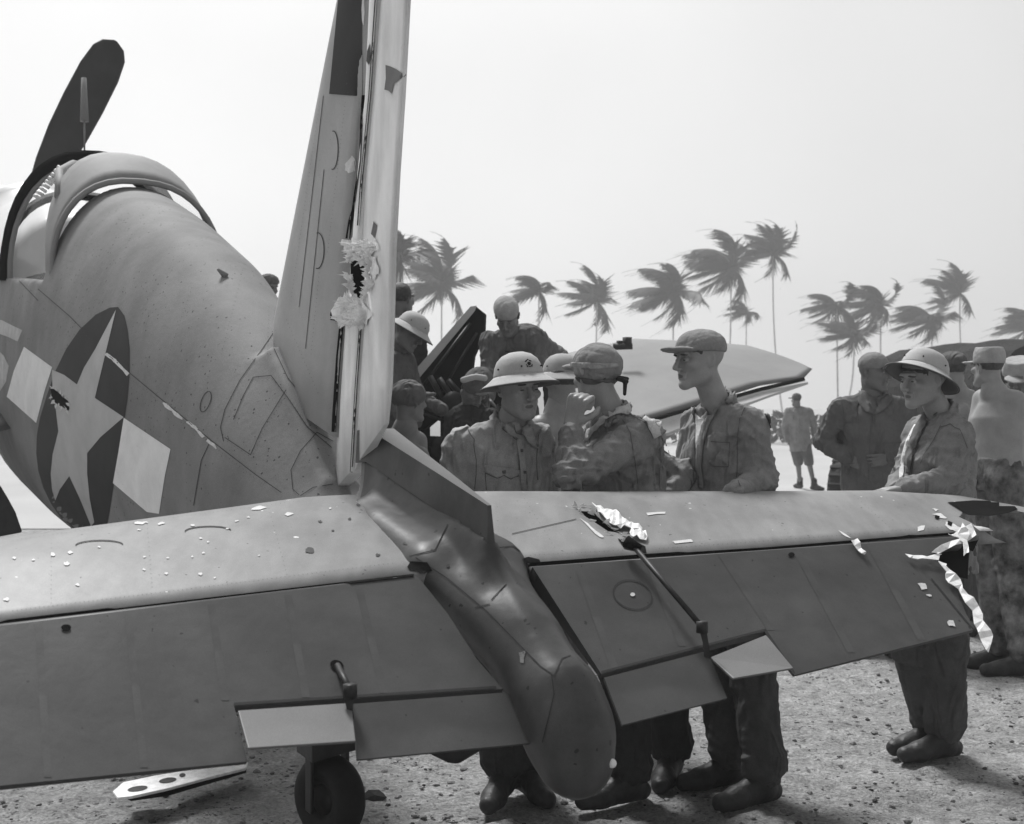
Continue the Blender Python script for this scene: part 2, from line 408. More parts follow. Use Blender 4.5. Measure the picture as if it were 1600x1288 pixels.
class Fld:
    def __init__(s, lo, hi, h):
        s.lo = np.array(lo, float); s.h = h; n = np.ceil((np.array(hi)-s.lo)/h).astype(int)+1
        s.ax = [s.lo[i]+h*np.arange(n[i]) for i in range(3)]; s.F = np.full(tuple(n), 1.0, np.float32)
    def sub(s, lo, hi):
        a = [int(np.clip(np.floor((lo[i]-s.lo[i])/s.h), 0, s.F.shape[i])) for i in range(3)]
        b = [int(np.clip(np.ceil((hi[i]-s.lo[i])/s.h)+1, 0, s.F.shape[i])) for i in range(3)]
        if any(b[i] <= a[i] for i in range(3)): return None, None
        sl = tuple(slice(a[i], b[i]) for i in range(3))
        return sl, np.meshgrid(*[s.ax[i][sl[i]] for i in range(3)], indexing='ij', sparse=True)
    def put(s, sl, d, k, op):
        A = s.F[sl]; d = d.astype(np.float32)
        if op == 'u':
            if k > 0:
                hh = np.clip(.5+.5*(A-d)/k, 0, 1); s.F[sl] = A*(1-hh)+d*hh-k*hh*(1-hh)
            else: s.F[sl] = np.minimum(A, d)
        elif op == 's':
            d = -d; hh = np.clip(.5-.5*(A-d)/max(k, 1e-4), 0, 1); s.F[sl] = A*(1-hh)+d*hh+k*hh*(1-hh)
        elif op == 'i': s.F[sl] = np.maximum(A, d)
    def cone(s, a, b, ra, rb, k=.02, op='u', asp=None):
        a = np.array(a, float); b = np.array(b, float); m = max(ra, rb)+k+3*s.h
        sl, g = s.sub(np.minimum(a, b)-m, np.maximum(a, b)+m)
        if sl is None: return
        ba = b-a; L2 = max(ba@ba, 1e-9)
        t = np.clip(((g[0]-a[0])*ba[0]+(g[1]-a[1])*ba[1]+(g[2]-a[2])*ba[2])/L2, 0, 1)
        d = np.sqrt((g[0]-a[0]-t*ba[0])**2+(g[1]-a[1]-t*ba[1])**2+(g[2]-a[2]-t*ba[2])**2)-(ra+(rb-ra)*t)
        s.put(sl, d, k, op)
    def ell(s, c, r, R=None, k=.02, op='u', clip=None):
        c = np.array(c, float); r = np.array(r, float); m = r.max()+k+3*s.h
        sl, g = s.sub(c-m, c+m)
        if sl is None: return
        x, y, z = g[0]-c[0], g[1]-c[1], g[2]-c[2]
        if R is not None: x, y, z = [x*R[0][i]+y*R[1][i]+z*R[2][i] for i in range(3)]
        k0 = np.sqrt((x/r[0])**2+(y/r[1])**2+(z/r[2])**2); k1 = np.sqrt((x/r[0]**2)**2+(y/r[1]**2)**2+(z/r[2]**2)**2)+1e-9
        d = k0*(k0-1)/k1
        if clip is not None: d = np.maximum(d, clip(x, y, z))
        s.put(sl, d, k, op)
    def full(s): return np.meshgrid(*s.ax, indexing='ij', sparse=True)
    def mesh(s, F=None): return surfnet(s.F if F is None else F, s.lo, s.h)
def wob(g, fr, seed, warp=1.5, sharp=True):
    r = np.random.default_rng(seed); tot = 0
    for i in range(3):
        d = r.normal(size=3); d /= np.linalg.norm(d); e = r.normal(size=3)*fr*.45; f = d*fr*(1+.35*i)
        ph = r.uniform(0, 6, 3)
        a = g[0]*f[0]+g[1]*f[1]+g[2]*f[2]+ph[0]+warp*np.sin(g[0]*e[0]+g[1]*e[1]+g[2]*e[2]+ph[1])
        v = np.sin(a); tot = tot + ((1-np.abs(v))**2-.35 if sharp else v*.5)/(1+.3*i)
    return tot
def mjoin(parts):
    V, F, n = [], [], 0
    for v, f in parts:
        if len(v) == 0: continue
        V.append(v); F.append(f+n); n += len(v)
    return np.concatenate(V), np.concatenate(F)
# ------------------------------------------------------------------ the setting: ground, airstrip, sea of scrub, haze
def heightf(x, y):
    return (.012*np.sin(x*1.7+np.sin(y*1.3))*np.cos(y*1.1+x*.4)+.008*np.sin(x*4.1+y*2.3)+.005*np.sin(x*9.7-y*7.9+np.sin(x*5)))
def make_ground():
    xs = np.concatenate([np.linspace(-400, -6, 14)[:-1], np.linspace(-6, 6, 200), np.linspace(6, 400, 14)[1:]])
    ys = np.concatenate([np.linspace(-60, 1.5, 6)[:-1], np.linspace(1.5, 14, 260), np.linspace(14, 40, 30)[1:], np.linspace(40, 900, 12)[1:]])
    X, Y = np.meshgrid(xs, ys, indexing='ij')
    fade = np.clip((14-Y)/4, 0, 1)*np.clip((6.2-np.abs(X))/1, 0, 1)
    Z = heightf(X, Y)*fade-.012
    Z += fade*RNG.normal(size=Z.shape)*.0055
    nx, ny = X.shape; V = np.stack([X.ravel(), Y.ravel(), Z.ravel()], 1)
    i = np.arange(nx-1)[:, None]*ny+np.arange(ny-1)[None]; i = i.ravel()
    F = np.stack([i, i+ny, i+ny+1, i+1], 1)
    return V, F
m = bpy.data.materials.new('coral_sand'); m.use_nodes = True
t, nd = NT(m); t.nodes.clear(); L = t.links.new
out = nd('ShaderNodeOutputMaterial'); b = nd('ShaderNodeBsdfPrincipled', Roughness=.95); b.inputs['Specular IOR Level'].default_value = .1; L(b.outputs[0], out.inputs[0])
tc = nd('ShaderNodeTexCoord'); src = tc.outputs['Object']
def nz(sc, det, lo, hi, a, c, src=src):
    n = nd('ShaderNodeTexNoise', Scale=sc, Detail=det, Roughness=.65); L(src, n.inputs['Vector'])
    r = nd('ShaderNodeMapRange'); L(n.outputs[0], r.inputs['Value'])
    for k, v in zip(('From Min', 'From Max', 'To Min', 'To Max'), (lo, hi, a, c)): r.inputs[k].default_value = v
    return r.outputs[0]
def mul(a, c):
    k = nd('ShaderNodeMath', operation='MULTIPLY'); L(a, k.inputs[0])
    if isinstance(c, float): k.inputs[1].default_value = c
    else: L(c, k.inputs[1])
    return k.outputs[0]
base = mul(mul(nz(.8, 5, .3, .7, .38, .58), nz(9, 6, .35, .65, .72, 1.22)), nz(70, 4, .35, .65, .7, 1.25))
specks = mul(nz(28, 3, .56, .64, 0, 1), nz(4, 3, .45, .6, 0, 1))
mx = nd('ShaderNodeMix', data_type='FLOAT'); L(specks, mx.inputs[0]); L(base, mx.inputs[2]); mx.inputs[3].default_value = .06
cc = nd('ShaderNodeCombineColor')
for i in range(3): L(mx.outputs[0], cc.inputs[i])
L(cc.outputs[0], b.inputs[0])
bp = nd('ShaderNodeBump'); L(bp.outputs[0], b.inputs['Normal']); bp.inputs['Distance'].default_value = 1
n = nd('ShaderNodeTexNoise', Scale=26.0, Detail=8.0, Roughness=.7); L(src, n.inputs['Vector']); L(mul(n.outputs[0], .06), bp.inputs['Height'])
M['sand'] = m
V, F = make_ground()
ground = mk('ground', V, F, M['sand']); ground['kind'] = 'structure'
M['strip'] = mat('crushed_coral_strip', .42, .9, .1, .25, bump=.01, bump_scale=10, grain=.05)
V = [(-400, 15.5, -.002), (400, 15.5, -.002), (400, 900, -.002), (-400, 900, -.002)]
o = mk('runway', V, [(0, 1, 2, 3)], M['strip'], smooth=False); o['kind'] = 'structure'
# low scrub along the far edge of the strip
def leafmass(n, fn, size, seed):
    r = random.Random(seed); V, F = [], []
    for _ in range(n):
        p = Vector(fn(r)); a = Vector((r.gauss(0, 1), r.gauss(0, 1), r.gauss(0, 1))).normalized(); b = a.cross(Vector((r.gauss(0, 1), r.gauss(0, 1), r.gauss(0, 1)))).normalized()
        s = size*r.uniform(.5, 1.4); k = len(V); V += [p-a*s, p+b*s*.5, p+a*s, p-b*s*.5]; F.append((k, k+1, k+2, k+3))
    return V, F
def scrubf2(r):
    x = r.uniform(-60, 60); y = 50+r.uniform(-2.5, 2.5)+2*math.sin(x*.1); h = 1.45+.22*math.sin(x*.37)+.12*math.sin(x*1.3+1)
    return (x, y, r.random()**.7*h)
V, F = leafmass(12000, scrubf2, .2, 3)
tag(mk('scrub', V, F, M['bush'], smooth=False), 'low dark band of scrub along the far edge of the airstrip', 'scrub', kind='stuff')
# pebbles and clods
def rocks(n, fn, smin, smax, seed):
    r = random.Random(seed); V, F = [], []
    ico = [(-1, 0, 1.6), (1, 0, 1.6), (-1, 0, -1.6), (1, 0, -1.6), (0, 1.6, 1), (0, 1.6, -1), (0, -1.6, 1), (0, -1.6, -1), (1.6, 1, 0), (-1.6, 1, 0), (1.6, -1, 0), (-1.6, -1, 0)]
    fc = [(0, 4, 1), (0, 9, 4), (9, 5, 4), (4, 5, 8), (4, 8, 1), (8, 10, 1), (8, 3, 10), (5, 3, 8), (5, 2, 3), (2, 7, 3), (7, 10, 3), (7, 6, 10), (7, 11, 6), (11, 0, 6), (0, 1, 6), (6, 1, 10), (9, 0, 11), (9, 11, 2), (9, 2, 5), (7, 2, 11)]
    for _ in range(n):
        x, y = fn(r); s = smin+(smax-smin)*r.random()**4; k = len(V); c = r.uniform(0, 6.28)
        z = float(heightf(x, y))-.012
        for q in ico:
            a, bq, cz = [q[i]*s*r.uniform(.35, .65) for i in range(3)]
            V.append((x+a*math.cos(c)-bq*math.sin(c)*1.3, y+a*math.sin(c)+bq*math.cos(c), z+cz*.6+s*.1))
        F += [tuple(i+k for i in f) for f in fc]
    return V, F
def gp(r):
    y = 2.2+11*r.random()**1.5; return (r.uniform(-.5, .5)*y*.95, y)
V, F = rocks(9500, gp, .004, .017, 5); tag(mk('pebbles', V, F, M['stone'], smooth=False), 'small coral pebbles strewn over the sandy ground', 'pebbles', kind='stuff')
V, F = rocks(2400, gp, .004, .015, 9); tag(mk('clods', V, F, M['stoned'], smooth=False), 'dark bits of debris and clods scattered over the sand', 'debris', kind='stuff')

# ------------------------------------------------------------------ the aircraft
hz_ = Vector((-.5, .866, 0)); sp = Vector((.866, .5, 0)); UP = Vector((0, 0, 1)); C0 = Vector((-.1015, 3.5, 0))
TP = math.tan(R_(13))
def A(u, v, z): return C0+sp*u+hz_*v+UP*z
plane = thing('fighter_aircraft', 'battle damaged grey fighter aircraft with star insignia on its side and torn tail surfaces', 'aircraft', A(1.2, 1.2, 0))
# -- fuselage: one smooth body from tail bulb to behind the cockpit
rv = [.1, .3, .7, .95, 1.1, 1.25, 1.45, 1.76, 2.2, 2.62, 3.5, 4.3, 5.0, 6.0]
rt = [1.13, 1.15, 1.19, 1.21, 1.25, 1.40, 1.60, 1.83, 2.08, 2.30, 2.62, 2.87, 2.98, 3.08]
rb = [.90, .85, .76, .72, .70, .69, .68, .67, .66, .65, .66, .68, .74, .86]
rw = [.105, .12, .155, .19, .21, .235, .265, .315, .375, .43, .52, .58, .62, .65]
def sect(v): return np.interp(v, rv, rt), np.interp(v, rv, rb), np.interp(v, rv, rw)
vv = np.linspace(.05, 6.0, 554)
def smooth(a, k=25):
    p = np.pad(a, k, mode='edge'); p[:k] = 2*a[0]-a[1:k+1][::-1]; p[-k:] = 2*a[-1]-a[-k-1:-1][::-1]
    ker = np.hanning(2*k+1); ker /= ker.sum(); return np.convolve(p, ker, 'valid')
ZT, ZB, ZW = [smooth(np.interp(vv, rv, q), k) for q, k in ((rt, 14), (rb, 20), (rw, 20))]
f = Fld((-.74, -.75, .42), (.74, 5.98, 3.0), .019)
g = f.full(); u, v, z = g
v1 = f.ax[1]; zt = np.interp(v1, vv, ZT)[None, :, None]; zb = np.interp(v1, vv, ZB)[None, :, None]; wd = np.interp(v1, vv, ZW)[None, :, None]
zc = (zt+zb)/2-.03; hh = np.where(z > zc, zt-zc, zc-zb)
q = (np.abs(u/wd)**2.2+np.abs((z-zc)/hh)**2.2)**(1/2.2)
d = (q-1)*np.minimum(wd, hh)*.9
d = np.maximum(np.maximum(d, .12-v), v-5.9); d = np.maximum(d, np.where(v > 4.22, z-(2.27+.105*(v-4.25)), -1)); f.F = np.minimum(d, 1).astype(np.float32)
ch = [(.28, 1.02, .135), (.1, 1.02, .112), (-.05, .985, .096), (-.2, .925, .090), (-.33, .86, .094), (-.44, .795, .103), (-.495, .72, .103), (-.525, .658, .089)]
for (a, az, ar), (b_, bz, br) in zip(ch, ch[1:]): f.cone((0, a, az), (0, b_, bz), ar, br, .06)
for s_ in (-1, 1):   # fairing that narrows from the tailplane roots to the tail bulb
    f.cone((s_*.13, .42, 1.135), (s_*.115, .05, 1.055), .05, .05, .08); f.cone((s_*.115, .05, 1.055), (s_*.03, -.26, .925), .05, .06, .08)
# stub of the fin behind the rudder, top cut on a slope
sl = (slice(None),)*3
top = np.interp(v1, [-.1, .68, .8], [1.17, 1.37, 1.39])[None, :, None]
thk = np.interp(v1, [-.1, .2, .7], [.015, .022, .04])[None, :, None]
low = np.interp(v1, [-.35, -.2, -.08, .8], [.9, 1.0, 1.0, 1.0])[None, :, None]
ds = np.maximum(np.maximum(np.abs(u)-thk, z-top), np.maximum(-.085-v, v-.76)); ds = np.maximum(ds, low-z)
f.put(sl, np.broadcast_to(ds, f.F.shape).copy(), .10, 'u')
kt = np.interp(v1, [-.46, -.40, -.3, -.2, -.1, 0], [.86, .915, .985, 1.05, 1.12, 1.16])[None, :, None]
ds = np.maximum(np.maximum(np.abs(u)-.008, z-kt), np.maximum(v-.05, -.46-v)); ds = np.maximum(ds, kt-.12-z)
f.put(sl, np.broadcast_to(ds, f.F.shape).copy(), .06, 'u')
# fillet round the fin root
lz = np.interp(v1, vv, ZT)[None, :, None]
ds = np.maximum(np.maximum(np.abs(u)-.045, z-(lz+.03)), np.maximum(1.06-v, v-1.60)); ds = np.maximum(ds, lz-.3-z)
f.put(sl, np.broadcast_to(ds, f.F.shape).copy(), .12, 'u')
# stab root fillet
zst = 1.05+TP*v
ds = np.sqrt(np.maximum(np.abs(z-zst-.025)-.0, 0)**2+np.maximum(np.abs(v-.33)-.24, 0)**2*1.0+np.maximum(np.abs(u)-.12, 0)**2)-.038
f.put(sl, np.broadcast_to(ds, f.F.shape).copy(), .10, 'u')
V, F = f.mesh()
def tow(V): return np.array([C0.x, C0.y, 0])+V[:, :1]*np.array(sp)+V[:, 1:2]*np.array(hz_)+V[:, 2:]*np.array([0, 0, 1])
tailmask = V[:, 1] < .62
fus = mk('fuselage', tow(V), F, M['paint'], plane)
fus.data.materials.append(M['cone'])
off = fus.location+plane.location
cen = [p.center+off for p in fus.data.polygons]
idx = []
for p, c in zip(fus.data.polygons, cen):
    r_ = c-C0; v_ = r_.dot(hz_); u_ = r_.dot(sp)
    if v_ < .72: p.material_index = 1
fb = bvh(fus)
# -- forward fuselage with open cockpit deck and cowling
def ring(v, zt, zb, w, n=40, clampz=None):
    out = []; zc = (zt+zb)/2-.03
    for i in range(n):
        t = 2*math.pi*i/n; uu = w*math.copysign(abs(math.sin(t))**.91, math.sin(t)); zz = zc+math.copysign(abs(math.cos(t))**.91, math.cos(t))*((zt-zc) if math.cos(t) > 0 else (zc-zb))
        if clampz: zz = min(zz, clampz)
        out.append(A(uu, v, zz))
    return out
def loft(rings, cap=(True, True)):
    V = [p for r in rings for p in r]; n = len(rings[0]); F = []
    for i in range(len(rings)-1):
        for k in range(n): F.append((i*n+k, (i+1)*n+k, (i+1)*n+(k+1) % n, i*n+(k+1) % n))
    if cap[0]: F.append(tuple(range(n)))
    if cap[1]: F.append(tuple((len(rings)-1)*n+k for k in range(n))[::-1])
    return V, F
# crisp upper part of the fin stub with its flat sloping top
pts_ = [(.76, 1.47, .052), (.68, 1.477, .048), (.45, 1.415, .036), (.2, 1.348, .022), (-.075, 1.272, .006)]
tl = [A(-t_, v_, z_) for v_, z_, t_ in pts_]; tr_ = [A(t_, v_, z_) for v_, z_, t_ in pts_]
ml = lambda sg: [A(sg*(t_+.006), v_-(.012 if v_ < 0 else 0), z_-.11) for v_, z_, t_ in pts_]
ll_ = lambda sg: [A(sg*(t_+.022), v_-(.06 if v_ < 0 else 0), z_-.19) for v_, z_, t_ in pts_]
l3_ = lambda sg: [A(sg*(t_+.045), v_-(.15 if v_ < 0 else 0), z_-.26) for v_, z_, t_ in pts_]
rows = [list(q_) for q_ in zip(tl, tr_, ml(1), ml(-1))]
V, F = loft(rows); stub = mk('fin_stub', V, F, M['cone'], plane, False); stub.data.materials.append(M['tab'])
bm = bmesh.new(); bm.from_mesh(stub.data); bmesh.ops.recalc_face_normals(bm, faces=bm.faces)
for fc_ in bm.faces:
    if fc_.normal.z > .7: fc_.material_index = 1
bm.to_mesh(stub.data); bm.free()
V, F = loft([ring(5.9, 2.86, .86, .64), ring(6.1, 2.96, .9, .66), ring(7.0, 3.22, 1.15, .70), ring(7.5, 3.36, 1.38, .74), ring(7.52, 3.40, 1.40, .75), ring(8.4, 3.50, 1.85, .75), ring(9.1, 3.62, 2.1, .74), ring(9.35, 3.52, 2.22, .62)])
cowl = mk('engine_cowling', V, F, M['cowl'], plane)
V, F = loft([[A(x.dot(sp), 0, 0) for x in []] or ring(4.32, 2.36, 2.0, .50), ring(5.8, 2.5, 2.1, .52)])
o = mk('cockpit_interior', V, F, M['dark'], plane)
V, F = join(box(A(.15, 4.75, 2.40), sp*.28, hz_*.05+UP*.02, UP*.14), box(A(.22, 4.7, 2.66), sp*.05, hz_*.04, UP*.2))
o = mk('headrest_armour', V, F, M['dark'], plane, False); bevel(o, .03)
# sliding canopy pushed back over the turtle deck: skin arch at the rear, glazed frames ahead
def arch(v, zc, ht, w, n=25, a=100, e=.8):
    return [A(w*math.copysign(abs(math.sin(R_(t)))**e, t), v, zc+ht*math.cos(R_(t))) for t in [-a+2*a*i/(n-1) for i in range(n)]]
def shell(rows, th=.012):
    n = len(rows[0]); V = [p for r in rows for p in r]; F = [(i*n+k, i*n+k+1, (i+1)*n+k+1, (i+1)*n+k) for i in range(len(rows)-1) for k in range(n-1)]
    return V, F
def canopy_row(v):
    t = (v-4.12)/1.5
    return arch(v, 2.34+.10*t, .52+.21*math.sin(min(1, t*3)*math.pi/2), .485+.07*min(1, t*2), a=101)
def can_pt(k, v): return canopy_row(v)[k]
def dep(k): return 4.12+.10+.34*max(0, math.cos(R_(-101+202*k/24)))**1.2
V, F = shell([[can_pt(k, 4.12+(dep(k)-4.12)*t_) for k in range(25)] for t_ in (0, .25, .5, .75, 1)])
can = mk('canopy', V, F, M['canopym'], plane); so = can.modifiers.new('s', 'SOLIDIFY'); so.thickness = .022; so.offset = 0
V, F = tube(canopy_row(4.12), .018, 8); mk('canopy_lip', V, F, M['canopym'], can)
V, F = shell([[can_pt(k, dep(k)+(5.3-dep(k))*t_) for k in range(25)] for t_ in (0, .33, .66, 1)]); mk('canopy_glazing', V, F, M['glass'], can)
V, F = tube([can_pt(k_, v_) for k_, v_ in ((11, 5.28), (10, 5.05), (8, 4.75), (7, 4.5), (6, 4.34))], .028, 8); mk('canopy_bar', V, F, M['canopym'], can)
for ks in (0, 24):
    V, F = tube([can_pt(ks, v_) for v_ in (4.12, 4.5, 4.9, 5.3)], .03, 8); mk('canopy_sill', V, F, M['canopym'], can)
for vx in (5.27,):
    V, F = shell([canopy_row(vx-.03), canopy_row(vx+.03)]); q = mk('canopy_frame', V, F, M['canopym'], can); so = q.modifiers.new('s', 'SOLIDIFY'); so.thickness = .03; so.offset = 0
for sgn, name in ():
    rows = []
    for x in (4.12, 4.6, 5.3):
        r0 = canopy_row(x); rows.append(r0[sgn:sgn+1] + ([r0[2]] if sgn == 0 else [r0[-3]]))
    V, F = shell([[a for a in r_] for r_ in rows]); q = mk(name, V, F, M['canopym'], can); so = q.modifiers.new('s', 'SOLIDIFY'); so.thickness = .03
for frac in ():
    V, F = tube([canopy_row(x)[frac] for x in (4.5, 4.8, 5.05, 5.3)], .016, 6); mk('canopy_rail', V, F, M['canopym'], can)
def ws_row(v):
    t = (v-5.35)/.75
    return arch(v, 2.42+.05*t, .78-.30*t, .58-.08*t, a=94)
V, F = shell([ws_row(x) for x in (5.36, 5.6, 5.85)]); wsg = mk('windshield', V, F, M['glass'], plane)
for vx in (5.37, 5.84):
    V, F = shell([ws_row(vx-(.10 if vx < 5.5 else .02)), ws_row(vx+(.10 if vx < 5.5 else .02))]); q = mk('windshield_frame', V, F, M['dark'], wsg); so = q.modifiers.new('s', 'SOLIDIFY'); so.thickness = .05; so.offset = 0
V, F = tube([P(132, 240, 8.2), P(132, 190, 8.2)], .006, 6); V2, F2 = tube([P(132, 190, 8.2), P(131, 122, 8.2)], .03, 8, .018)
mk('antenna_mast', *join((V, F), (V2, F2)), M['canopym'], plane)
# ammunition-belt like row of spools inside the cockpit edge
vf = []
for i in range(9):
    x, y = 58+i*4.6, 308-i*5.6
    vf.append(tube([P(x-5, y-3, 7.6), P(x+5, y+3, 7.6)], .011, 8))
mk('canopy_rail_rollers', *join(*vf), M['alu'], plane)
# propeller
prop = bpy.data.objects.new('propeller', None); C.objects.link(prop); prop.parent = plane; prop.location = A(0, 9.6, 3.08)-plane.location
dA = (hz_*math.cos(R_(11))+UP*math.sin(R_(11))); dB = sp; dC = dB.cross(dA).normalized()
if dC.z < 0: dC = -dC
ctr = A(0, 9.6, 3.08)
def blade(ang):
    ax = (dC*math.cos(R_(ang))+dB*math.sin(R_(ang))).normalized(); sd_ = ax.cross(dA).normalized()
    rows = []
    for t, c_, tw in [(.12, .05, 60), (.25, .09, 50), (.4, .155, 38), (.55, .19, 30), (.7, .20, 24), (.85, .195, 20), (.94, .165, 18), (.98, .11, 17), (1.0, .02, 17)]:
        wv = sd_*math.cos(R_(tw*.5))+dA*math.sin(R_(tw*.5)); p = ctr+ax*(t*2.3); th = .03*(1.2-t)+.008
        nn = wv.cross(ax).normalized()
        rows.append([p+wv*c_*math.cos(a)+nn*th*math.sin(a) for a in [2*math.pi*k/14 for k in range(14)]])
    V, F = loft(rows)
    o = mk('blade', V, F, M['prop'], prop)
    return o
for k, ang in enumerate((24.0, 144.0, 264.0)): blade(ang)
V, F = loft([[ctr+dA*a_+(dC*math.cos(x)+dB*math.sin(x))*r_ for x in [2*math.pi*k/20 for k in range(20)]] for a_, r_ in ((-.25, .17), (-.05, .18), (.12, .14), (.25, .06))])
mk('propeller_hub', V, F, M['steel'], prop)
# -- fin
LE = [(1.755, 1.62), (1.755, 1.90), (1.40, 2.47), (1.05, 3.03), (.85, 3.36)]
TE = [(1.02, 1.44), (.985, 1.72), (.86, 2.33), (.745, 2.96), (.665, 3.36)]
N_ = 14; rows = []
for (lv, lz_), (tv, tz) in zip(LE, TE):
    row_t, row_b = [], []
    k_ = 1.0 if lz_ < 2 else (.9 if lz_ < 2.6 else .75)
    for i in range(N_):
        s_ = 1-math.cos(i/(N_-1)*math.pi/2); v_ = lv+(tv-lv)*s_; z_ = lz_+(tz-lz_)*s_
        h_ = k_*.052*(1.9*math.sqrt(s_)-1.35*s_+.0) if s_ < 1 else k_*.052*.55
        h_ = max(h_, 0.0)
        row_t.append(A(-h_, v_, z_)); row_b.append(A(h_, v_, z_))
    rows.append(row_t+row_b[::-1][:-1] if False else row_t+row_b[::-1])
V, F = loft(rows); fin = mk('tail_fin', V, F, M['fin'], plane)
tb = bvh(fin)
decal('dark_tail_panel', [(530, -12), (567, -12), (566, 151), (515, 147)], tb, M['navy'], fin, .002, 12)
lines('panel_joint', [ell2(521, 235, 8, 30, .02, 18, -100, 100), ell2(497, 392, 10, 28, .02, 18, -100, 100)], tb, M['line'], fin, 1.3)
lines('panel_joint', [[(506, 150), (468, 480)], [(478, 545), (507, 265)]], tb, M['line'], fin, .8)
# -- rudder, swung a little to port
rn = Vector((-.927, -.375, 0)); rp0 = P(540, 430, 4.27)
def RP(x, y, back=0): return onplane(x, y, rp0, rn)-rn*back
def rud(name, front, rear, m, th0, th1, parent, n=10):
    V, F = [], []; R = len(front)
    for (a, b_) in zip(front, rear):
        pa, pb = RP(*a), RP(*b_)
        col = []
        for i in range(n):
            t_ = i/(n-1); p = pa.lerp(pb, t_); th = th0+(th1-th0)*t_
            bulge = math.sin(min(1, t_*2.5)*math.pi/2)*.012
            col.append((p+rn*(bulge-.012), p-rn*(th+bulge-.012)))
        V += [c_[0] for c_ in col]+[c_[1] for c_ in col][::-1]
    n2 = 2*n
    for i in range(R-1):
        for k in range(n2): F.append((i*n2+k, i*n2+(k+1) % n2, (i+1)*n2+(k+1) % n2, (i+1)*n2+k))
    F.append(tuple(range(n2))); F.append(tuple((R-1)*n2+k for k in range(n2))[::-1])
    o = mk(name, V, F, m, parent)
    bm = bmesh.new(); bm.from_mesh(o.data); bmesh.ops.recalc_face_normals(bm, faces=bm.faces); bm.to_mesh(o.data); bm.free()
    o.data.polygons.foreach_set('use_smooth', [len(p.vertices) == 4 for p in o.data.polygons])
    return o
rudder = rud('rudder', [(600, -150), (589, 0), (578, 150), (566, 272), (560, 380), (563, 515), (557, 600), (549, 736)],
             [(646, -150), (636, 0), (628, 150), (620, 272), (614, 390), (611, 515), (608, 600), (602, 662)], M['rudder'], .05, .012, plane)
# lower part of the rudder and the narrow strip ahead of the hinge line
strip = rud('rudder_hinge_strip', [(586, -150), (572, 0), (567, 150), (555, 272), (546, 380), (534, 509), (523, 640), (519, 768)],
            [(599, -150), (588, 0), (577, 150), (565, 272), (559, 380), (562, 515), (556, 600), (548, 737)], M['rudder'], .045, .05, rudder, 5)
rbv = bvh(rudder, strip)
lines('hinge_gap', [[(589, -20), (578, 150), (566, 272), (560, 352)], [(563, 515), (557, 600), (549, 737)]], rbv, M['line'], rudder, 3.0)
lines('fin_gap', [[(567, 150), (565, 180), (562, 250), (551, 330), (544, 372)], [(534, 509), (529, 560), (523, 650), (521, 700)]], bvh(fin, rudder, strip), M['dark'], rudder, 5.0, .004)
rh = jag([(548, 408), (556, 398), (572, 412), (578, 398), (583, 404), (576, 430), (586, 446), (574, 456), (570, 468), (553, 462), (551, 440), (545, 428)], 1.6, 2, 3)
for ob in (rudder, strip): cut(ob, rh, rbv, .10, .15)
decal('torn_patch', jag([(532, 375), (556, 380), (592, 372), (594, 392), (585, 402), (592, 430), (580, 445), (584, 462), (578, 470), (588, 495), (570, 512), (560, 506), (543, 508), (530, 505), (519, 488), (527, 468), (545, 458), (552, 440), (548, 408)], 2.5, 2, 5)
      [:], rbv, M['alu'], rudder, .0015, 6) if False else None
for k, pl in enumerate([[(521, 484), (527, 470), (545, 462), (556, 468), (572, 474), (586, 492), (574, 508), (560, 502), (546, 508), (532, 504), (520, 498)], [(532, 378), (552, 372), (566, 378), (590, 374), (596, 388), (586, 398), (574, 396), (560, 400), (546, 398), (540, 388)], [(584, 400), (592, 404), (593, 428), (586, 436), (580, 426)]]):
    decal('torn_fabric', jag(pl, 2.6, 3, k+1), bvh(fin, rudder, strip), M['alu'], rudder, .006, 4)
for k, (pl, n_, ln, rs) in enumerate([(rh, 260, 11, .03), ([(530, 480), (545, 470), (560, 478), (575, 488), (570, 505), (545, 500)], 420, 19, .035), ([(540, 378), (556, 384), (575, 378), (590, 385), (570, 395), (548, 392)], 240, 11, .03)]):
    petals('torn_metal', pl, rbv, M['alu'], rudder, n_, ln*.72, rs, 20+k, 7.5, .55)
decal('torn_hole', jag([(524, 484), (516, 490), (517, 500), (528, 504), (531, 494)], 1.5, 2, 2), bvh(fin), M['dark'], fin, .003, 5)
for pl in ([(604, 103), (620, 108), (634, 118), (618, 132), (612, 146), (602, 140)],):
    decal('fabric_patch', jag(pl, 1.5, 2, 4), rbv, M['elev'], rudder, .002, 5)
decal('torn_hole', jag([(584, 345), (590, 352), (586, 372), (581, 366)], 1, 2, 2), rbv, M['elev'], rudder, .003, 5)
for pl in ([(548, 246), (553, 243), (556, 255), (554, 268), (546, 271), (539, 266), (541, 256)], [(566, 0), (572, 0), (570, 40), (566, 30)]):
    decal('paint_chip', jag(pl, 1.5, 2, 6), bvh(fin, strip), M['chip'], fin, .003, 5)
decal('torn_hole', [(575, 80), (579, 68), (580, 90), (577, 102), (574, 96)], rbv, M['line'], rudder, .003, 5)
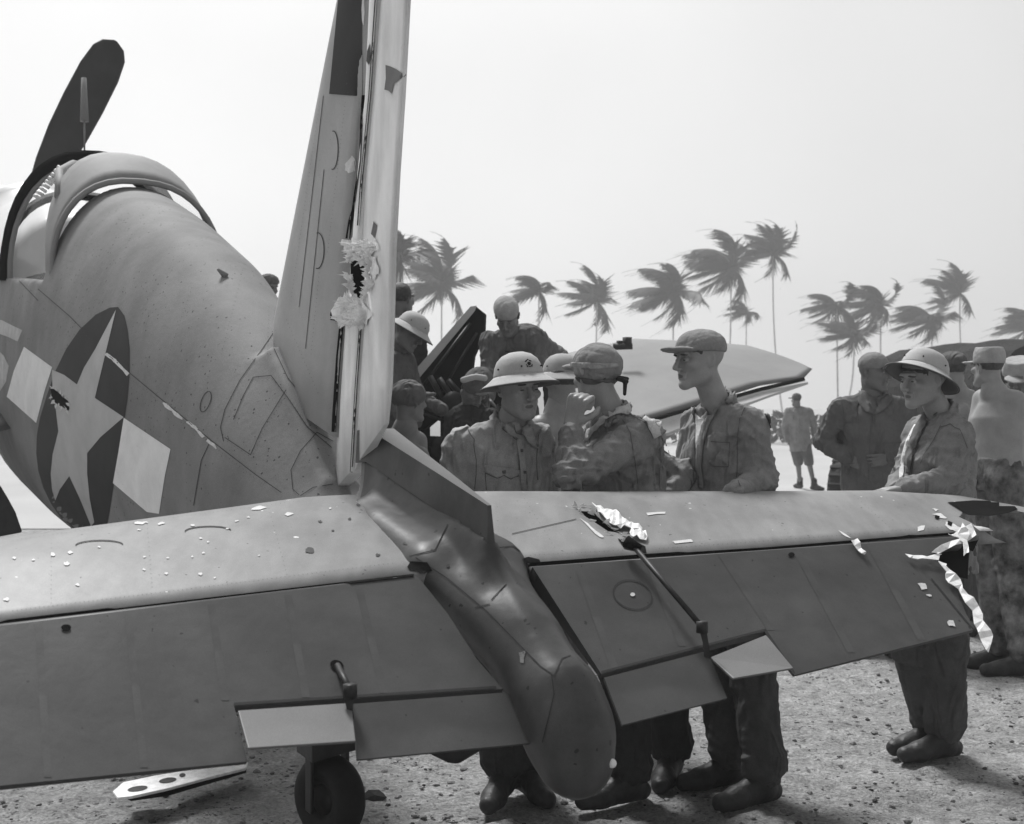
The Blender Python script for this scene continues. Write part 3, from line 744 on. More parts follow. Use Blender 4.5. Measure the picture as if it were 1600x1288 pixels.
# -- tailplane: two stabilizers
def leV(u):
    return float(np.interp(u, [-2.5, -2.3, -1.9, -1.21, -.25, 0, .43, .78, 1.325, 2.087, 2.439, 2.60, 2.655], [0, .2, .38, .49, .76, .77, .74, .69, .622, .531, .405, .26, .20]))
def hiV(u): return float(np.interp(u, [-2.5, -1.29, -.2, .15, 2.6], [-.1, -.112, -.006, -.003, -.006]))
def stabilizer(us):
    rows = []; n = 16
    for u_ in us:
        l, h_ = leV(u_)+.008, hiV(u_); c_ = l-h_; T = .030*min(1, c_/.45)+.004
        top, bot = [], []
        for i in range(n):
            s_ = (1-math.cos(i/(n-1)*math.pi/2)); v_ = l-c_*s_
            pr = (2.1*math.sqrt(s_)-2.1*s_**1.3+.0)*T*1.3
            base = 1.088+TP*v_ - .03*(1-s_)**6
            top.append(A(u_, v_, base+pr)); bot.append(A(u_, v_, base-(1.6*math.sqrt(s_)-.6*s_)*T*1.6))
        rows.append(top+bot[::-1][:-1])
    return loft(rows)
V, F = stabilizer([.10+(2.655-.10)*i/36 for i in range(37)]); stR = mk('stabilizer', V, F, M['stab'], plane)
V, F = stabilizer([-2.5+(2.5-.10)*i/30 for i in range(31)]); stL = mk('stabilizer', V, F, M['stab'], plane)
for o in (stR, stL):
    bm = bmesh.new(); bm.from_mesh(o.data); bmesh.ops.recalc_face_normals(bm, faces=bm.faces); bm.to_mesh(o.data); bm.free()
sR, sL = bvh(stR), bvh(stL)
# torn tip and the long tear
cut(stR, jag([(1496, 806), (1530, 803), (1600, 802), (1640, 880), (1556, 840)], 2, 3, 2), sR, .7, .7)
decal('torn_tip_opening', [(1480, 786), (1520, 783), (1560, 784), (1589, 790), (1590, 797), (1575, 803), (1545, 808), (1512, 806)], sR, M['dark'], stR, .003, 6)
tear = jag([(886, 789), (925, 791), (930, 800), (948, 812), (960, 826), (975, 836), (1000, 842), (992, 852), (975, 852), (958, 842), (940, 826), (918, 812)], 2.2, 3, 8)
tearh = [(898, 793), (922, 793), (927, 803), (944, 817), (962, 830), (980, 842), (975, 848), (955, 836), (935, 820), (915, 808)]
cut(stR, jag(tearh, 1.5, 2, 4), sR, .10, .06)
petals('torn_metal', tearh, sR, M['alu'], stR, 34, 9, .012, 4, 9, .25)
for k, pl in enumerate([[(925, 791), (938, 799), (962, 804), (975, 818), (1002, 829), (1001, 838), (985, 833), (962, 829), (945, 814), (930, 802)], [(988, 832), (1010, 836), (1008, 850), (990, 845), (982, 838)]]):
    V, F = decal('', jag(pl, 1.5, 2, k+3), sR, M['alu'], None, .008, 5, raw=True)
    V = [p+UP*random.uniform(.0, .014) for p in V]
    o = mk('torn_skin', V, F, M['alu'], stR, False); so = o.modifiers.new('s', 'SOLIDIFY'); so.thickness = .002
decal('torn_hole', [(965, 843), (990, 846), (1008, 855), (1010, 866), (975, 858)], sR, M['dark'], stR, .003, 5)
# -- elevators
BE = R_(38); aft = Vector((.5, -.866, 0)); ed = (aft*math.cos(BE)-UP*math.sin(BE))
def elevator_plane(p1, p2, drop=.012):
    a = onplane(*p1, Vector((C0.x, C0.y, 1.088)), PN); b_ = onplane(*p2, Vector((C0.x, C0.y, 1.088)), PN)
    nn = (b_-a).cross(ed).normalized()
    if nn.z < 0: nn = -nn
    return a, b_, nn
PN = (sp.cross(hz_*1+UP*TP)).normalized()
if PN.z < 0: PN = -PN
eR = elevator_plane((830, 888), (1540, 836)); eL = elevator_plane((0, 979), (650, 902))
def panel(name, px, pl, m, parent, th0=.05, th1=.008, off=0.0, chord=.5, ext=None):
    a, b_, nn = pl; hd = (b_-a).normalized()
    tp, bt = [], []
    pts = [onplane(x, y, a+nn*off, nn) for x, y in px]
    if ext: pts = [p+Vector(e) if e else p for p, e in zip(pts, ext)]
    for p in pts:
        r_ = p-a; q = r_-hd*r_.dot(hd); q = q-nn*q.dot(nn); t_ = min(1, q.length/chord)
        tp.append(p); bt.append(p-nn*(th0+(th1-th0)*t_))
    V, F = prism(tp, bt); o = mk(name, V, F, m, parent, False)
    bm = bmesh.new(); bm.from_mesh(o.data); bmesh.ops.recalc_face_normals(bm, faces=bm.faces); bm.to_mesh(o.data); bm.free()
    return o
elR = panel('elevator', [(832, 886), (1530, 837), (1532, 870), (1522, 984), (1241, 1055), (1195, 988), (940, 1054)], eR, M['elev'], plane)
mL = Vector((-.866, -.5, 0))
a_, b_, n_ = eL
def LP(x, y): return onplane(x, y, a_, n_)
pts = [(0, 978), (652, 900), (700, 960), (745, 1030), (786, 1077), (366, 1104), (386, 1190), (0, 1228)]
tp = [LP(*p) for p in pts]; hd = (b_-a_).normalized()
tp = [tp[0]-hd*1.25]+tp+[tp[-1]-hd*1.2+hd.cross(n_)*.0]
bt = []
for p in tp:
    r_ = p-a_; q = r_-hd*r_.dot(hd); q = q-n_*q.dot(n_); bt.append(p-n_*(.05-.042*min(1, q.length/.5)))
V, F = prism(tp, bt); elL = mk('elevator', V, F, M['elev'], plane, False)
bm = bmesh.new(); bm.from_mesh(elL.data); bmesh.ops.recalc_face_normals(bm, faces=bm.faces); bm.to_mesh(elL.data); bm.free()
# rounded noses of the elevators
for o_, (p1, p2), par in ((elR, ((834, 889), (1500, 841)), eR), (elL, ((-400, 1028), (650, 903)), eL)):
    a, b2, nn = par; q1, q2 = onplane(*p1, a, nn)-nn*.027, onplane(*p2, a, nn)-nn*.027
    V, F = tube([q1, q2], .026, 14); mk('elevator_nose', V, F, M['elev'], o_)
    # dark shroud in the gap below the stabilizer
panel('trim_tab', [(944, 1059), (1106, 1017), (1136, 1091), (972, 1133)], eR, M['elev'], elR, .022, .006, .0)
def lifted(name, px, pl, lift, m, parent):
    a, b2, nn = pl; P4 = [onplane(x, y, a, nn) for x, y in px]
    # the tab turns about its front edge; rear corners are lifted and re-read on the raised plane
    tp = P4[:2]+[onplane(px[i][0], px[i][1], a+nn*lift, nn) for i in (2, 3)]
    bt = [p-nn*.008 for p in tp]; V, F = prism(tp, bt); o = mk(name, V, F, m, parent, False); bevel(o, .002); return o
lifted('servo_tab', [(1110, 1027), (1197, 992), (1240, 1044), (1146, 1060)], eR, .05, M['tab'], elR)
lifted('servo_tab', [(372, 1110), (549, 1098), (556, 1158), (388, 1169)], eL, .05, M['tab'], elL)
panel('trim_tab', [(551, 1100), (790, 1082), (862, 1158), (558, 1187)], eL, M['elev'], elL, .022, .006, .0)
rE, lE = bvh(elR), bvh(elL)
lines('tab_gap', [[(940, 1051), (1195, 985)], [(1195, 985), (1240, 1052)]], rE, M['line'], elR, 3.5)
lines('tab_gap', [[(366, 1101), (786, 1074)]], lE, M['line'], elL, 4)
0 and lines('tab_gap', [[(1106, 1020), (1137, 1090)]], bvh(*[c_ for c_ in C.objects if c_.name.startswith('trim_tab') and c_.parent == elR]), M['line'], elR, 2)
lines('access_ring', [ell2(988, 930, 31, 22, .32, 26)], rE, M['line'], elR, 1.6, closed=True)
for x, y, r_ in ((988, 930, 3), (1236, 868, 4)): decal('drain_hole', ell2(x, y, r_*1.3, r_, 0, 8), rE, M['dark'] if y < 900 else M['chip'], elR, .003, 3)
decal('drain_hole', ell2(103, 982, 8, 5, 0, 10), lE, M['dark'], elL, .003, 3)
# ribs in the fabric: slim raised tapes
for x0, y0, x1, y1 in ((1013, 877, 1066, 1010), (1128, 868, 1205, 985), (1245, 862, 1330, 1020), (1360, 852, 1440, 1000), (905, 890, 960, 1045)):
    decal('rib_tape', [(x0-6, y0), (x0+6, y0), (x1+6, y1), (x1-6, y1)], rE, M['elev'], elR, .0008, 14)
for x0, y0, x1, y1 in ((60, 975, 75, 1215), (200, 960, 225, 1200), (330, 945, 352, 1095), (450, 930, 478, 1090), (560, 915, 600, 1083)):
    decal('rib_tape', [(x0-6, y0), (x0+6, y0), (x1+6, y1), (x1-6, y1)], lE, M['elev'], elL, .0008, 16)
# torn elevator tip
th = jag([(1416, 866), (1455, 860), (1470, 848), (1500, 845), (1545, 832), (1550, 870), (1520, 876), (1512, 905), (1495, 902), (1480, 882), (1462, 876), (1440, 877)], 3, 2, 12)
th2 = jag([(1440, 868), (1468, 862), (1500, 852), (1560, 838), (1560, 920), (1545, 990), (1524, 985), (1500, 935), (1478, 892), (1462, 874)], 2.5, 2, 13)
cut(elR, th2, rE, .25, .2)
V, F = prism([onplane(x, y, eR[0]-eR[2]*.045, eR[2]) for x, y in [(1450, 862), (1515, 850), (1512, 905), (1490, 900)]], [onplane(x, y, eR[0]-eR[2]*.055, eR[2]) for x, y in [(1450, 862), (1515, 850), (1512, 905), (1490, 900)]])
mk('torn_inner_skin', V, F, M['dark'], elR, False)
def ribbon(name, px, pl, m, parent, seed=1, off=.012, amp=2.0):
    a, b2, nn = pl; V = []; r = random.Random(seed); pp = jag(px, amp, 2, seed)
    v2, e2, f2, *_ = geometry.delaunay_2d_cdt([Vector(p) for p in pp], [(i, (i+1) % len(pp)) for i in range(len(pp))], [], 1, .01)
    F = [tuple(f) for f in f2 if inpoly((sum(v2[i].x for i in f)/3, sum(v2[i].y for i in f)/3), pp)]
    for p in v2: V.append(onplane(p.x, p.y, a+nn*(off+r.uniform(-.004, .007)), nn))
    o = mk(name, V, F, m, parent, False); so = o.modifiers.new('s', 'SOLIDIFY'); so.thickness = .002; return o
ribbon('torn_metal', [(1415, 866), (1440, 870), (1460, 868), (1480, 858), (1505, 848), (1525, 838), (1518, 820), (1500, 824), (1490, 834), (1480, 836), (1500, 842), (1470, 852), (1455, 862), (1470, 864), (1465, 874), (1440, 874), (1425, 874)], eR, M['alu'], elR, 3, .012, 1.8)
ribbon('torn_metal', [(1465, 876), (1478, 880), (1482, 890), (1500, 906), (1506, 920), (1520, 935), (1535, 962), (1540, 975), (1552, 992), (1545, 1018), (1535, 1010), (1530, 990), (1524, 975), (1518, 955), (1500, 930), (1490, 915), (1478, 905), (1480, 892)], eR, M['alu'], elR, 5, .012, 2)
ribbon('torn_metal', [(1505, 815), (1515, 830), (1510, 845), (1516, 862), (1508, 870), (1505, 850), (1498, 835)], eR, M['alu'], elR, 8, .02, 2.5)
ribbon('torn_metal', [(1330, 845), (1341, 842), (1345, 856), (1352, 862), (1352, 868), (1340, 860)], eR, M['alu'], elR, 9, .012, 1.5)
for k, pl in enumerate([[(1432, 912), (1445, 913), (1448, 921), (1440, 922)], [(1447, 929), (1455, 931), (1454, 934), (1448, 933)], [(1478, 972), (1488, 970), (1492, 980), (1482, 979)]]):
    decal('paint_chip', jag(pl, 1.2, 2, k), rE, M['chip'], elR, .003, 4)
lines('panel_joint', [[(1455, 905), (1520, 984)]], rE, M['line'], elR, 2.2)
for k, pl in enumerate([[(1433, 824), (1445, 822), (1443, 829), (1434, 831)], [(1456, 804), (1470, 803), (1480, 811), (1474, 812), (1463, 808)], [(1455, 795), (1466, 797), (1462, 800)], [(1478, 816), (1490, 820), (1503, 826), (1494, 832), (1484, 828), (1476, 822)],
                        [(1310, 830), (1322, 836), (1330, 843), (1322, 840)], [(905, 810), (918, 818), (930, 830), (944, 841), (938, 841), (922, 828)], [(1520, 822), (1545, 826), (1552, 829), (1530, 830)], [(1010, 803), (1040, 801), (1040, 804), (1012, 806)], [(1050, 846), (1080, 844), (1082, 848), (1055, 850)]]):
    decal('paint_chip', jag(pl, .8, 2, k), sR, M['chip'], stR, .0025, 4)
decal('bullet_hole', [(1461, 806), (1468, 808), (1466, 813), (1460, 811)], sR, M['dark'], stR, .004, 4)
decal('bullet_hole', [(1481, 815), (1488, 818), (1486, 824), (1480, 821)], sR, M['dark'], stR, .004, 4)
rr = random.Random(4)
chips = [(404, 795, 20, 5), (452, 804, 12, 4), (220, 818, 17, 4), (252, 819, 10, 3), (282, 802, 9, 2), (82, 867, 6, 4), (110, 864, 6, 4), (105, 882, 7, 5), (121, 915, 6, 3.5), (10, 938, 7, 4), (22, 873, 5, 3), (52, 876, 4, 2), (226, 871, 4, 2.5), (262, 873, 4, 2), (318, 865, 4, 2), (325, 848, 3, 2), (314, 842, 4, 2), (225, 891, 4, 2.5), (260, 897, 5, 3.5), (313, 898, 5, 3), (355, 827, 4, 1.6), (301, 822, 6, 2), (404, 869, 3, 1.5), (155, 856, 4, 2), (388, 809, 4, 1.4), (516, 795, 3, 2), (335, 904, 3, 2), (300, 871, 3, 2), (218, 829, 5, 2), (370, 815, 5, 1.5)]
for k, (x, y, a, b2) in enumerate(chips): decal('paint_chip', jag(ell2(x, y, a*.62, b2*.62, rr.uniform(-.2, .1), 9), min(1.4, b2*.3), 1, k), sL, M['chip'], stL, .0022, 4)
stains = [(590, 868, 6, 4), (484, 861, 12, 8), (500, 816, 5, 3), (560, 790, 6, 3), (546, 812, 5, 3), (633, 850, 5, 3), (700, 885, 5, 4), (520, 830, 4, 2)]
for k, (x, y, a, b2) in enumerate(stains): decal('oil_stain', jag(ell2(x, y, a*.6, b2*.6, 0, 9), .9, 2, k), bvh(stL, fus), M['steel'], stL, .0022, 4)
lines('access_ring', [ell2(155, 853, 37, 7.5, -.02, 20, 185, 355)], sL, M['line'], stL, 1.4)
lines('access_ring', [ell2(325, 831, 36, 7.5, -.02, 20, 180, 350)], sL, M['line'], stL, 1.4)
lines('hinge_gap', [[(-60, 981), (0, 974), (325, 936), (645, 899)]], bvh(stL, elL), M['dark'], stL, 4.5, .003)
lines('hinge_gap', [[(828, 883), (1010, 869), (1200, 857), (1420, 839), (1520, 832)]], bvh(stR, elR), M['dark'], stR, 4.0, .003)
lines('panel_joint', [[(800, 835), (900, 812)]], sR, M['line'], stR, 1.0)
decal('bracket', [(636, 888), (642, 878), (668, 880), (676, 893), (662, 896), (640, 893)], bvh(stL, fus, elL), M['dark'], stL, .004, 5)
decal('bracket', [(816, 874), (826, 872), (842, 876), (846, 882), (824, 888)], bvh(stR, fus, elR), M['dark'], stR, .004, 5)
# control rods
def rod(name, a, b2, d0, d1, hx, par, horn):
    vf = [tube([P(*a, d0), P(*b2, d1)], .0085, 10)]
    vf.append(tube([P(*b2, d1)+UP*.016, P(*b2, d1)-UP*.016], .017, 12))
    o = mk(name, *join(*vf), M['steel'], par)
    V, F = prism([P(x, y, d1-.01) for x, y in horn], [P(x, y, d1+.004) for x, y in horn]); h_ = mk('tab_horn', V, F, M['steel'], o, False)
    return o
dl = onplane(545, 1078, eL[0]+eL[2]*.04, eL[2]).y; dl0 = onplane(527, 1040, eL[0], eL[2]).y
rod('control_rod', (527, 1040), (547, 1080), dl0, dl, None, elL, [(538, 1078), (553, 1076), (552, 1100), (550, 1124), (545, 1122), (539, 1096)])
decal('rod_socket', ell2(526, 1041, 11, 8, .4, 14), lE, M['dark'], elL, .003, 4)
dr0 = onplane(985, 850, eR[0]+eR[2]*.03, eR[2]).y; dr = onplane(1100, 980, eR[0]+eR[2]*.06, eR[2]).y
rod('control_rod', (985, 848), (1097, 980), dr0-.0, dr, None, elR, [(1092, 982), (1103, 980), (1108, 1010), (1110, 1030), (1100, 1026), (1098, 1004)])
V, F = tube([P(978, 846, dr0), P(1000, 858, dr0-.02)], .02, 10, .012); mk('rod_bellcrank', V, F, M['dark'], elR)
# -- markings on the fuselage side
disc = [(185, 480), (172, 481), (150, 492), (125, 515), (104, 545), (86, 582), (73, 620), (63, 652), (58, 680), (57, 708), (60, 735), (68, 762), (80, 787), (97, 812), (125, 845), (150, 860), (163, 845), (170, 810), (177, 765), (186, 715), (193, 668), (200, 620), (203, 580), (203, 545), (200, 515), (195, 494)]
decal('insignia_disc', disc, fb, M['navy'], plane, .0015, 9)
decal('insignia_bar', [(38, 542), (82, 574), (70, 612), (57, 661), (11, 620), (22, 580)], fb, M['white'], plane, .002, 9)
decal('insignia_bar', [(194, 653), (267, 702), (258, 745), (249, 803), (230, 800), (177, 755), (185, 710)], fb, M['white'], plane, .002, 9)
star = [(182, 484), (149, 622), (194, 652), (158, 683), (137, 708), (137, 740), (141, 780), (148, 816), (143, 822), (126, 780), (109, 744), (94, 765), (87, 782), (82, 765), (80, 740), (83, 710), (92, 674), (88, 640), (83, 610), (82, 578), (101, 586), (121, 601), (132, 575), (150, 545)]
decal('insignia_star', star, fb, M['star'], plane, .0026, 7)
hole = jag([(80, 606), (88, 608), (98, 618), (108, 627), (111, 640), (106, 642), (98, 636), (88, 630), (82, 618)], 1, 2, 5)
decal('shell_hole', hole, fb, M['dark'], plane, .005, 4)
petals('torn_metal', hole, fb, M['white'], plane, 30, 9, .012, 3, 6, .2)
code = [[(-14, 503), (2, 500), (22, 510), (35, 516), (28, 534), (14, 527), (0, 522), (-2, 548), (6, 556), (14, 572), (10, 596), (0, 612), (-14, 600)]]
for pl in code: decal('code_number', pl, fb, M['fadewhite'], plane, .0015, 7)
fl = [[(60, 452), (110, 495), (166, 552), (250, 622), (330, 688), (400, 742), (440, 770)], [(350, 690), (345, 668), (352, 640), (375, 595), (405, 553), (433, 512)], [(352, 684), (392, 711), (410, 670), (447, 610)], [(396, 590), (380, 620), (366, 655)], [(396, 590), (424, 587), (450, 622), (480, 668), (518, 700)], [(428, 520), (428, 545), (450, 592), (490, 640), (521, 668)],
      [(330, 688), (315, 720), (303, 790)], [(520, 690), (495, 676), (470, 705), (455, 735), (458, 765), (468, 774)], [(470, 775), (490, 762), (520, 757)], [(12, 420), (60, 470)]]
lines('panel_joint', fl, fb, M['line'], plane, 1.0)
lines('access_ring', [ell2(322, 628, 7, 17, .35, 16)], fb, M['line'], plane, 1.2, closed=True)
scr = [[(166, 553), (180, 564), (200, 585)], [(256, 630), (270, 642), (285, 655)], [(294, 660), (305, 668), (318, 683)], [(325, 688), (338, 700)]]
for k, pl in enumerate(scr):
    for q in stroke(pl, 4.5): decal('paint_scratch', jag([(p.x, p.y) for p in q], 1.2, 3, k), fb, M['chip'] if k != 9 else M['white'], plane, .0022, 5)
V, F = tube([fb.ray_cast(CAMP, ray(353, 432).normalized())[0], fb.ray_cast(CAMP, ray(353, 432).normalized())[0]+Vector((-.03, -.03, .03))], .016, 12, .006); mk('fuselage_light', V, F, M['paint'], plane)
# tail cone joints, ridge fairing and lamp
lines('panel_joint', [[(862, 1055), (866, 1085), (858, 1120), (848, 1160)], [(768, 938), (790, 915), (808, 912)], [(742, 950), (765, 945)], [(905, 1020), (878, 1030), (866, 1056), (845, 1042), (760, 955), (700, 905), (650, 872)], [(775, 857), (802, 854), (830, 880)], [(640, 870), (680, 860), (700, 820)]], fb, M['line'], plane, 1.5)
decal('stain', jag([(812, 1020), (822, 1018), (820, 1038), (812, 1036)], 2, 2, 3), fb, M['paint'], plane, .002, 4)
hit = fb.ray_cast(CAMP, ray(956, 1193).normalized())[0]
if hit:
    f2 = Fld(tuple(hit-Vector((.03,)*3)), tuple(hit+Vector((.03,)*3)), .003); f2.ell(hit, (.012, .012, .012), None, 0); V, F = f2.mesh(); mk('tail_light', V, F, M['white'], plane)
for (x0, y0, x1, y1) in ((600, 672, 632, 690), (617, 693, 655, 692), (640, 702, 668, 722)):
    lines('vent_slot', [[(x0, y0), (x1, y1)]], fb, M['dark'], plane, 3.0, .003)
decal('lifting_slot', [(733, 787), (752, 793), (750, 802), (733, 797)], fb, M['dark'], plane, .003, 4)
rivets('rivets', [[(62, 458), (112, 501), (168, 558)], [(204, 592), (252, 630), (332, 696), (402, 750)], [(356, 690), (394, 716), (414, 672), (451, 612)], [(402, 596), (426, 593), (454, 626), (484, 672)], [(300, 450), (262, 560), (240, 640)], [(380, 420), (345, 560)], [(205, 330), (150, 430), (120, 500)], [(420, 480), (418, 560)]], fb, M['seam'] if 'seam' in M else M['line'], plane, 6.5, .9)
rivets('rivets', [[(500, 160), (455, 470)], [(540, 160), (512, 400)], [(500, 420), (486, 560)], [(448, 500), (500, 620)]], tb, M['line'], fin, 6.5, .9)
rivets('rivets', [[(20, 845), (250, 812), (480, 782)], [(20, 955), (320, 918), (620, 880)], [(230, 820), (238, 925)], [(420, 795), (450, 905)], [(80, 850), (80, 950)]], sL, M['line'], stL, 7, .9)
rivets('rivets', [[(800, 870), (980, 860)], [(1030, 858), (1200, 846), (1500, 822)], [(820, 780), (870, 862)], [(1180, 772), (1240, 845)], [(1330, 770), (1400, 834)]], sR, M['line'], stR, 7, .9)
# tail wheel
tw = bpy.data.objects.new('tail_wheel', None); C.objects.link(tw); tw.parent = plane; wc = P(515, 1210, 4.35); wc.z = .155; tw.location = wc-plane.location
def torus(c, ax, R, r, n=32, m_=14):
    ax = Vector(ax).normalized(); e1 = ax.orthogonal().normalized(); e2 = ax.cross(e1); V, F = [], []
    for i in range(n):
        a = 2*math.pi*i/n; rd = e1*math.cos(a)+e2*math.sin(a)
        for j in range(m_):
            b2 = 2*math.pi*j/m_; V.append(Vector(c)+rd*(R+r*math.cos(b2))+ax*r*math.sin(b2)*1.15)
    for i in range(n):
        for j in range(m_): F.append((i*m_+j, ((i+1) % n)*m_+j, ((i+1) % n)*m_+(j+1) % m_, i*m_+(j+1) % m_))
    return V, F
wax = (sp*.93+hz_*.35).normalized()
V, F = torus(wc, wax, .10, .055); mk('tyre', V, F, M['rubber'], tw)
V, F = tube([wc-wax*.035, wc+wax*.035], .06, 20); mk('wheel_hub', V, F, M['steel'], tw)
fk = []
for s_ in (-1, 1): fk.append(box(wc+wax*s_*.085+UP*.09+hz_*.02, wax*.008, hz_*.03, UP*.13))
fk.append(box(wc+UP*.215+hz_*.03, wax*.105, hz_*.08, UP*.06)); fk.append(box(wc+UP*.36+hz_*.06, wax*.07, hz_*.07, UP*.10)); fk.append(tube([wc+UP*.22+hz_*.04, wc+UP*.6+hz_*.12], .06, 12)); fk.append(tube([wc+UP*.30-wax*.1-hz_*.06, wc+UP*.30+wax*.1-hz_*.06], .022, 8))
o = mk('wheel_fork', *join(*fk), M['steel'], tw, False); bevel(o, .006)
for s_ in (-1, 1):
    V, F = box(A(.17*s_, 1.25, .60), sp*.006, hz_*.38, UP*.13+sp*.05*s_); o = mk('tail_wheel_door', V, F, M['steel'], plane, False); bevel(o, .004)
V, F = prism([P(x, y, 3.9) for x, y in [(655, 1170), (700, 1192), (716, 1194), (753, 1172), (700, 1150)]], [P(x, y, 4.0) for x, y in [(655, 1170), (700, 1192), (716, 1194), (753, 1172), (700, 1150)]])
o = mk('arrestor_hook_fairing', V, F, M['steel'], plane, False); bevel(o, .01)
# -- wings: cranked gull wing, starboard outer panel seen behind the men
def wing(side, name):
    st = [(.45, 5.0, 7.4, 1.45), (2.3, 4.9, 7.1, .98), (3.2, 4.86, 7.0, 1.20), (4.4, 4.84, 6.9, 1.49), (5.4, 4.9, 6.85, 1.73), (6.0, 5.0, 6.6, 1.80), (6.35, 5.25, 6.3, 1.90), (6.45, 5.5, 6.0, 1.96)]
    rows = []; n = 22
    for u_, t_, l_, z0 in st:
        c_ = l_-t_; top, bot = [], []
        for i in range(n):
            s_ = (i/(n-1))**1.5; v_ = l_-c_*s_; T = .15*c_*.5
            z_ = z0+(v_-t_)*.235; top.append(A(side*u_, v_, z_+T*(2.0*math.sqrt(s_)-2.0*s_)*1.2)); bot.append(A(side*u_, v_, z_-T*(1.2*math.sqrt(s_)-1.2*s_)))
        rows.append(top+bot[::-1][1:-1])
    V, F = loft(rows); o = mk(name, V, F, M['wing'], plane)
    bm = bmesh.new(); bm.from_mesh(o.data); bmesh.ops.recalc_face_normals(bm, faces=bm.faces); bm.to_mesh(o.data); bm.free()
    return o
wR = wing(1, 'wing'); wL = wing(-1, 'wing')
def WP(u_, s_, dz=0):
    t_ = np.interp(u_, [.45, 2.3, 3.2, 4.4, 5.4, 6.0, 6.35], [5.0, 4.9, 4.86, 4.84, 4.9, 5.0, 5.25]); z0 = np.interp(u_, [.45, 2.3, 3.2, 4.4, 5.4, 6.0, 6.35], [1.45, .98, 1.20, 1.49, 1.70, 1.80, 1.90])
    return A(u_, t_-s_, z0-dz)
vf = []
tpq = [WP(u_, .02, .015) for u_ in (2.5, 3.2, 4.4, 5.4, 6.0)]+[WP(u_, .06+(6.0-u_)*.06, .03+(6.0-u_)*.045) for u_ in (6.0, 5.4, 4.4, 3.2, 2.5)]
V, F = prism(tpq, [p-UP*.02 for p in tpq]); mk('aileron', V, F, M['ail'], wR, False)
vf = tube([WP(u_, .0, .005) for u_ in (2.5, 3.2, 4.4, 5.4, 6.0)], .02, 8); mk('aileron_gap', *vf, M['dark'], wR)
# open gun bay: dark raised door and bay on the inner wing
dpx = [(610, 580), (640, 600), (700, 520), (742, 478), (757, 490), (756, 520), (740, 556), (735, 600), (700, 640), (640, 690), (600, 650)]
V, F = prism([P(x, y, 8.75) for x, y in dpx], [P(x+3, y+2, 8.85) for x, y in dpx]); door = mk('gun_bay_door', V, F, M['dark'], plane, False)
V, F = prism([P(x, y, 8.73) for x, y in [(640, 588), (668, 556), (735, 479), (745, 478), (742, 486), (676, 566), (645, 603)]], [P(x, y, 8.76) for x, y in [(640, 588), (668, 556), (735, 479), (745, 478), (742, 486), (676, 566), (645, 603)]])
mk('door_edge', V, F, M['ail'], door, False)
vf = []
rg = random.Random(8)
for k in range(9):
    x, y = rg.uniform(610, 765), rg.uniform(600, 760); c = P(x, y, rg.uniform(8.8, 9.3)); vf.append(box(c, sp*rg.uniform(.08, .3), hz_*rg.uniform(.05, .2), UP*rg.uniform(.05, .22)))
o = mk('open_gun_bay', *join(*vf), M['dark'], plane, False)
for k, (x0, y0, x1, y1) in enumerate([(655, 610, 735, 505), (690, 612, 745, 520), (640, 640, 700, 660), (700, 600, 740, 640)]):
    V, F = tube([P(x0, y0, 8.71), P(x1, y1, 8.71)], .012, 6); mk('door_rib', V, F, M['steel'], door)
for k, (x, y, r0) in enumerate([(706, 628, .07), (722, 668, .09), (690, 700, .08), (750, 700, .06)]):
    V, F = tube([P(x, y, 8.5), P(x+10, y-6, 8.75)], r0, 14, r0*.8); mk('ammunition_drum', V, F, M['steel'], plane)
for k in range(3):
    a = P(rg.uniform(640, 700), rg.uniform(570, 600), 8.6); V, F = tube([P(672+k*14, 588+k*3, 8.6), P(700+k*16, 640-k*5, 8.6)], .02, 8); mk('gun_barrel', V, F, M['steel'], plane)
o = mk('wing_light', *join(tube([P(958, 542, 11.0), P(988, 541, 11.0)], .03, 8), box(P(980, 534, 11), sp*.03, hz_*.03, UP*.04), box(P(968, 536, 11), sp*.02, hz_*.02, UP*.02)), M['steel'], plane)
for sgn in (1, -1):
    mw = bpy.data.objects.new('main_wheel', None); C.objects.link(mw); mw.parent = plane; c = A(2.25*sgn, 6.9, .40); mw.location = c-plane.location
    V, F = torus(c, sp, .30, .11); mk('tyre', V, F, M['rubber'], mw); V, F = tube([c-sp*.08, c+sp*.08], .2, 20); mk('wheel_hub', V, F, M['alu'], mw)
    V, F = tube([c+sp*.13*-sgn, c+UP*1.0+sp*.13*-sgn], .05, 10); mk('gear_leg', V, F, M['steel'], mw)
dpx = [(-60, 742), (0, 758), (12, 778), (24, 800), (35, 832), (-60, 850)]
V, F = prism([P(x, y, 7.3) for x, y in dpx], [P(x, y, 7.36) for x, y in dpx]); o = mk('gear_door', V, F, M['steel'], plane, False); bevel(o, .01)
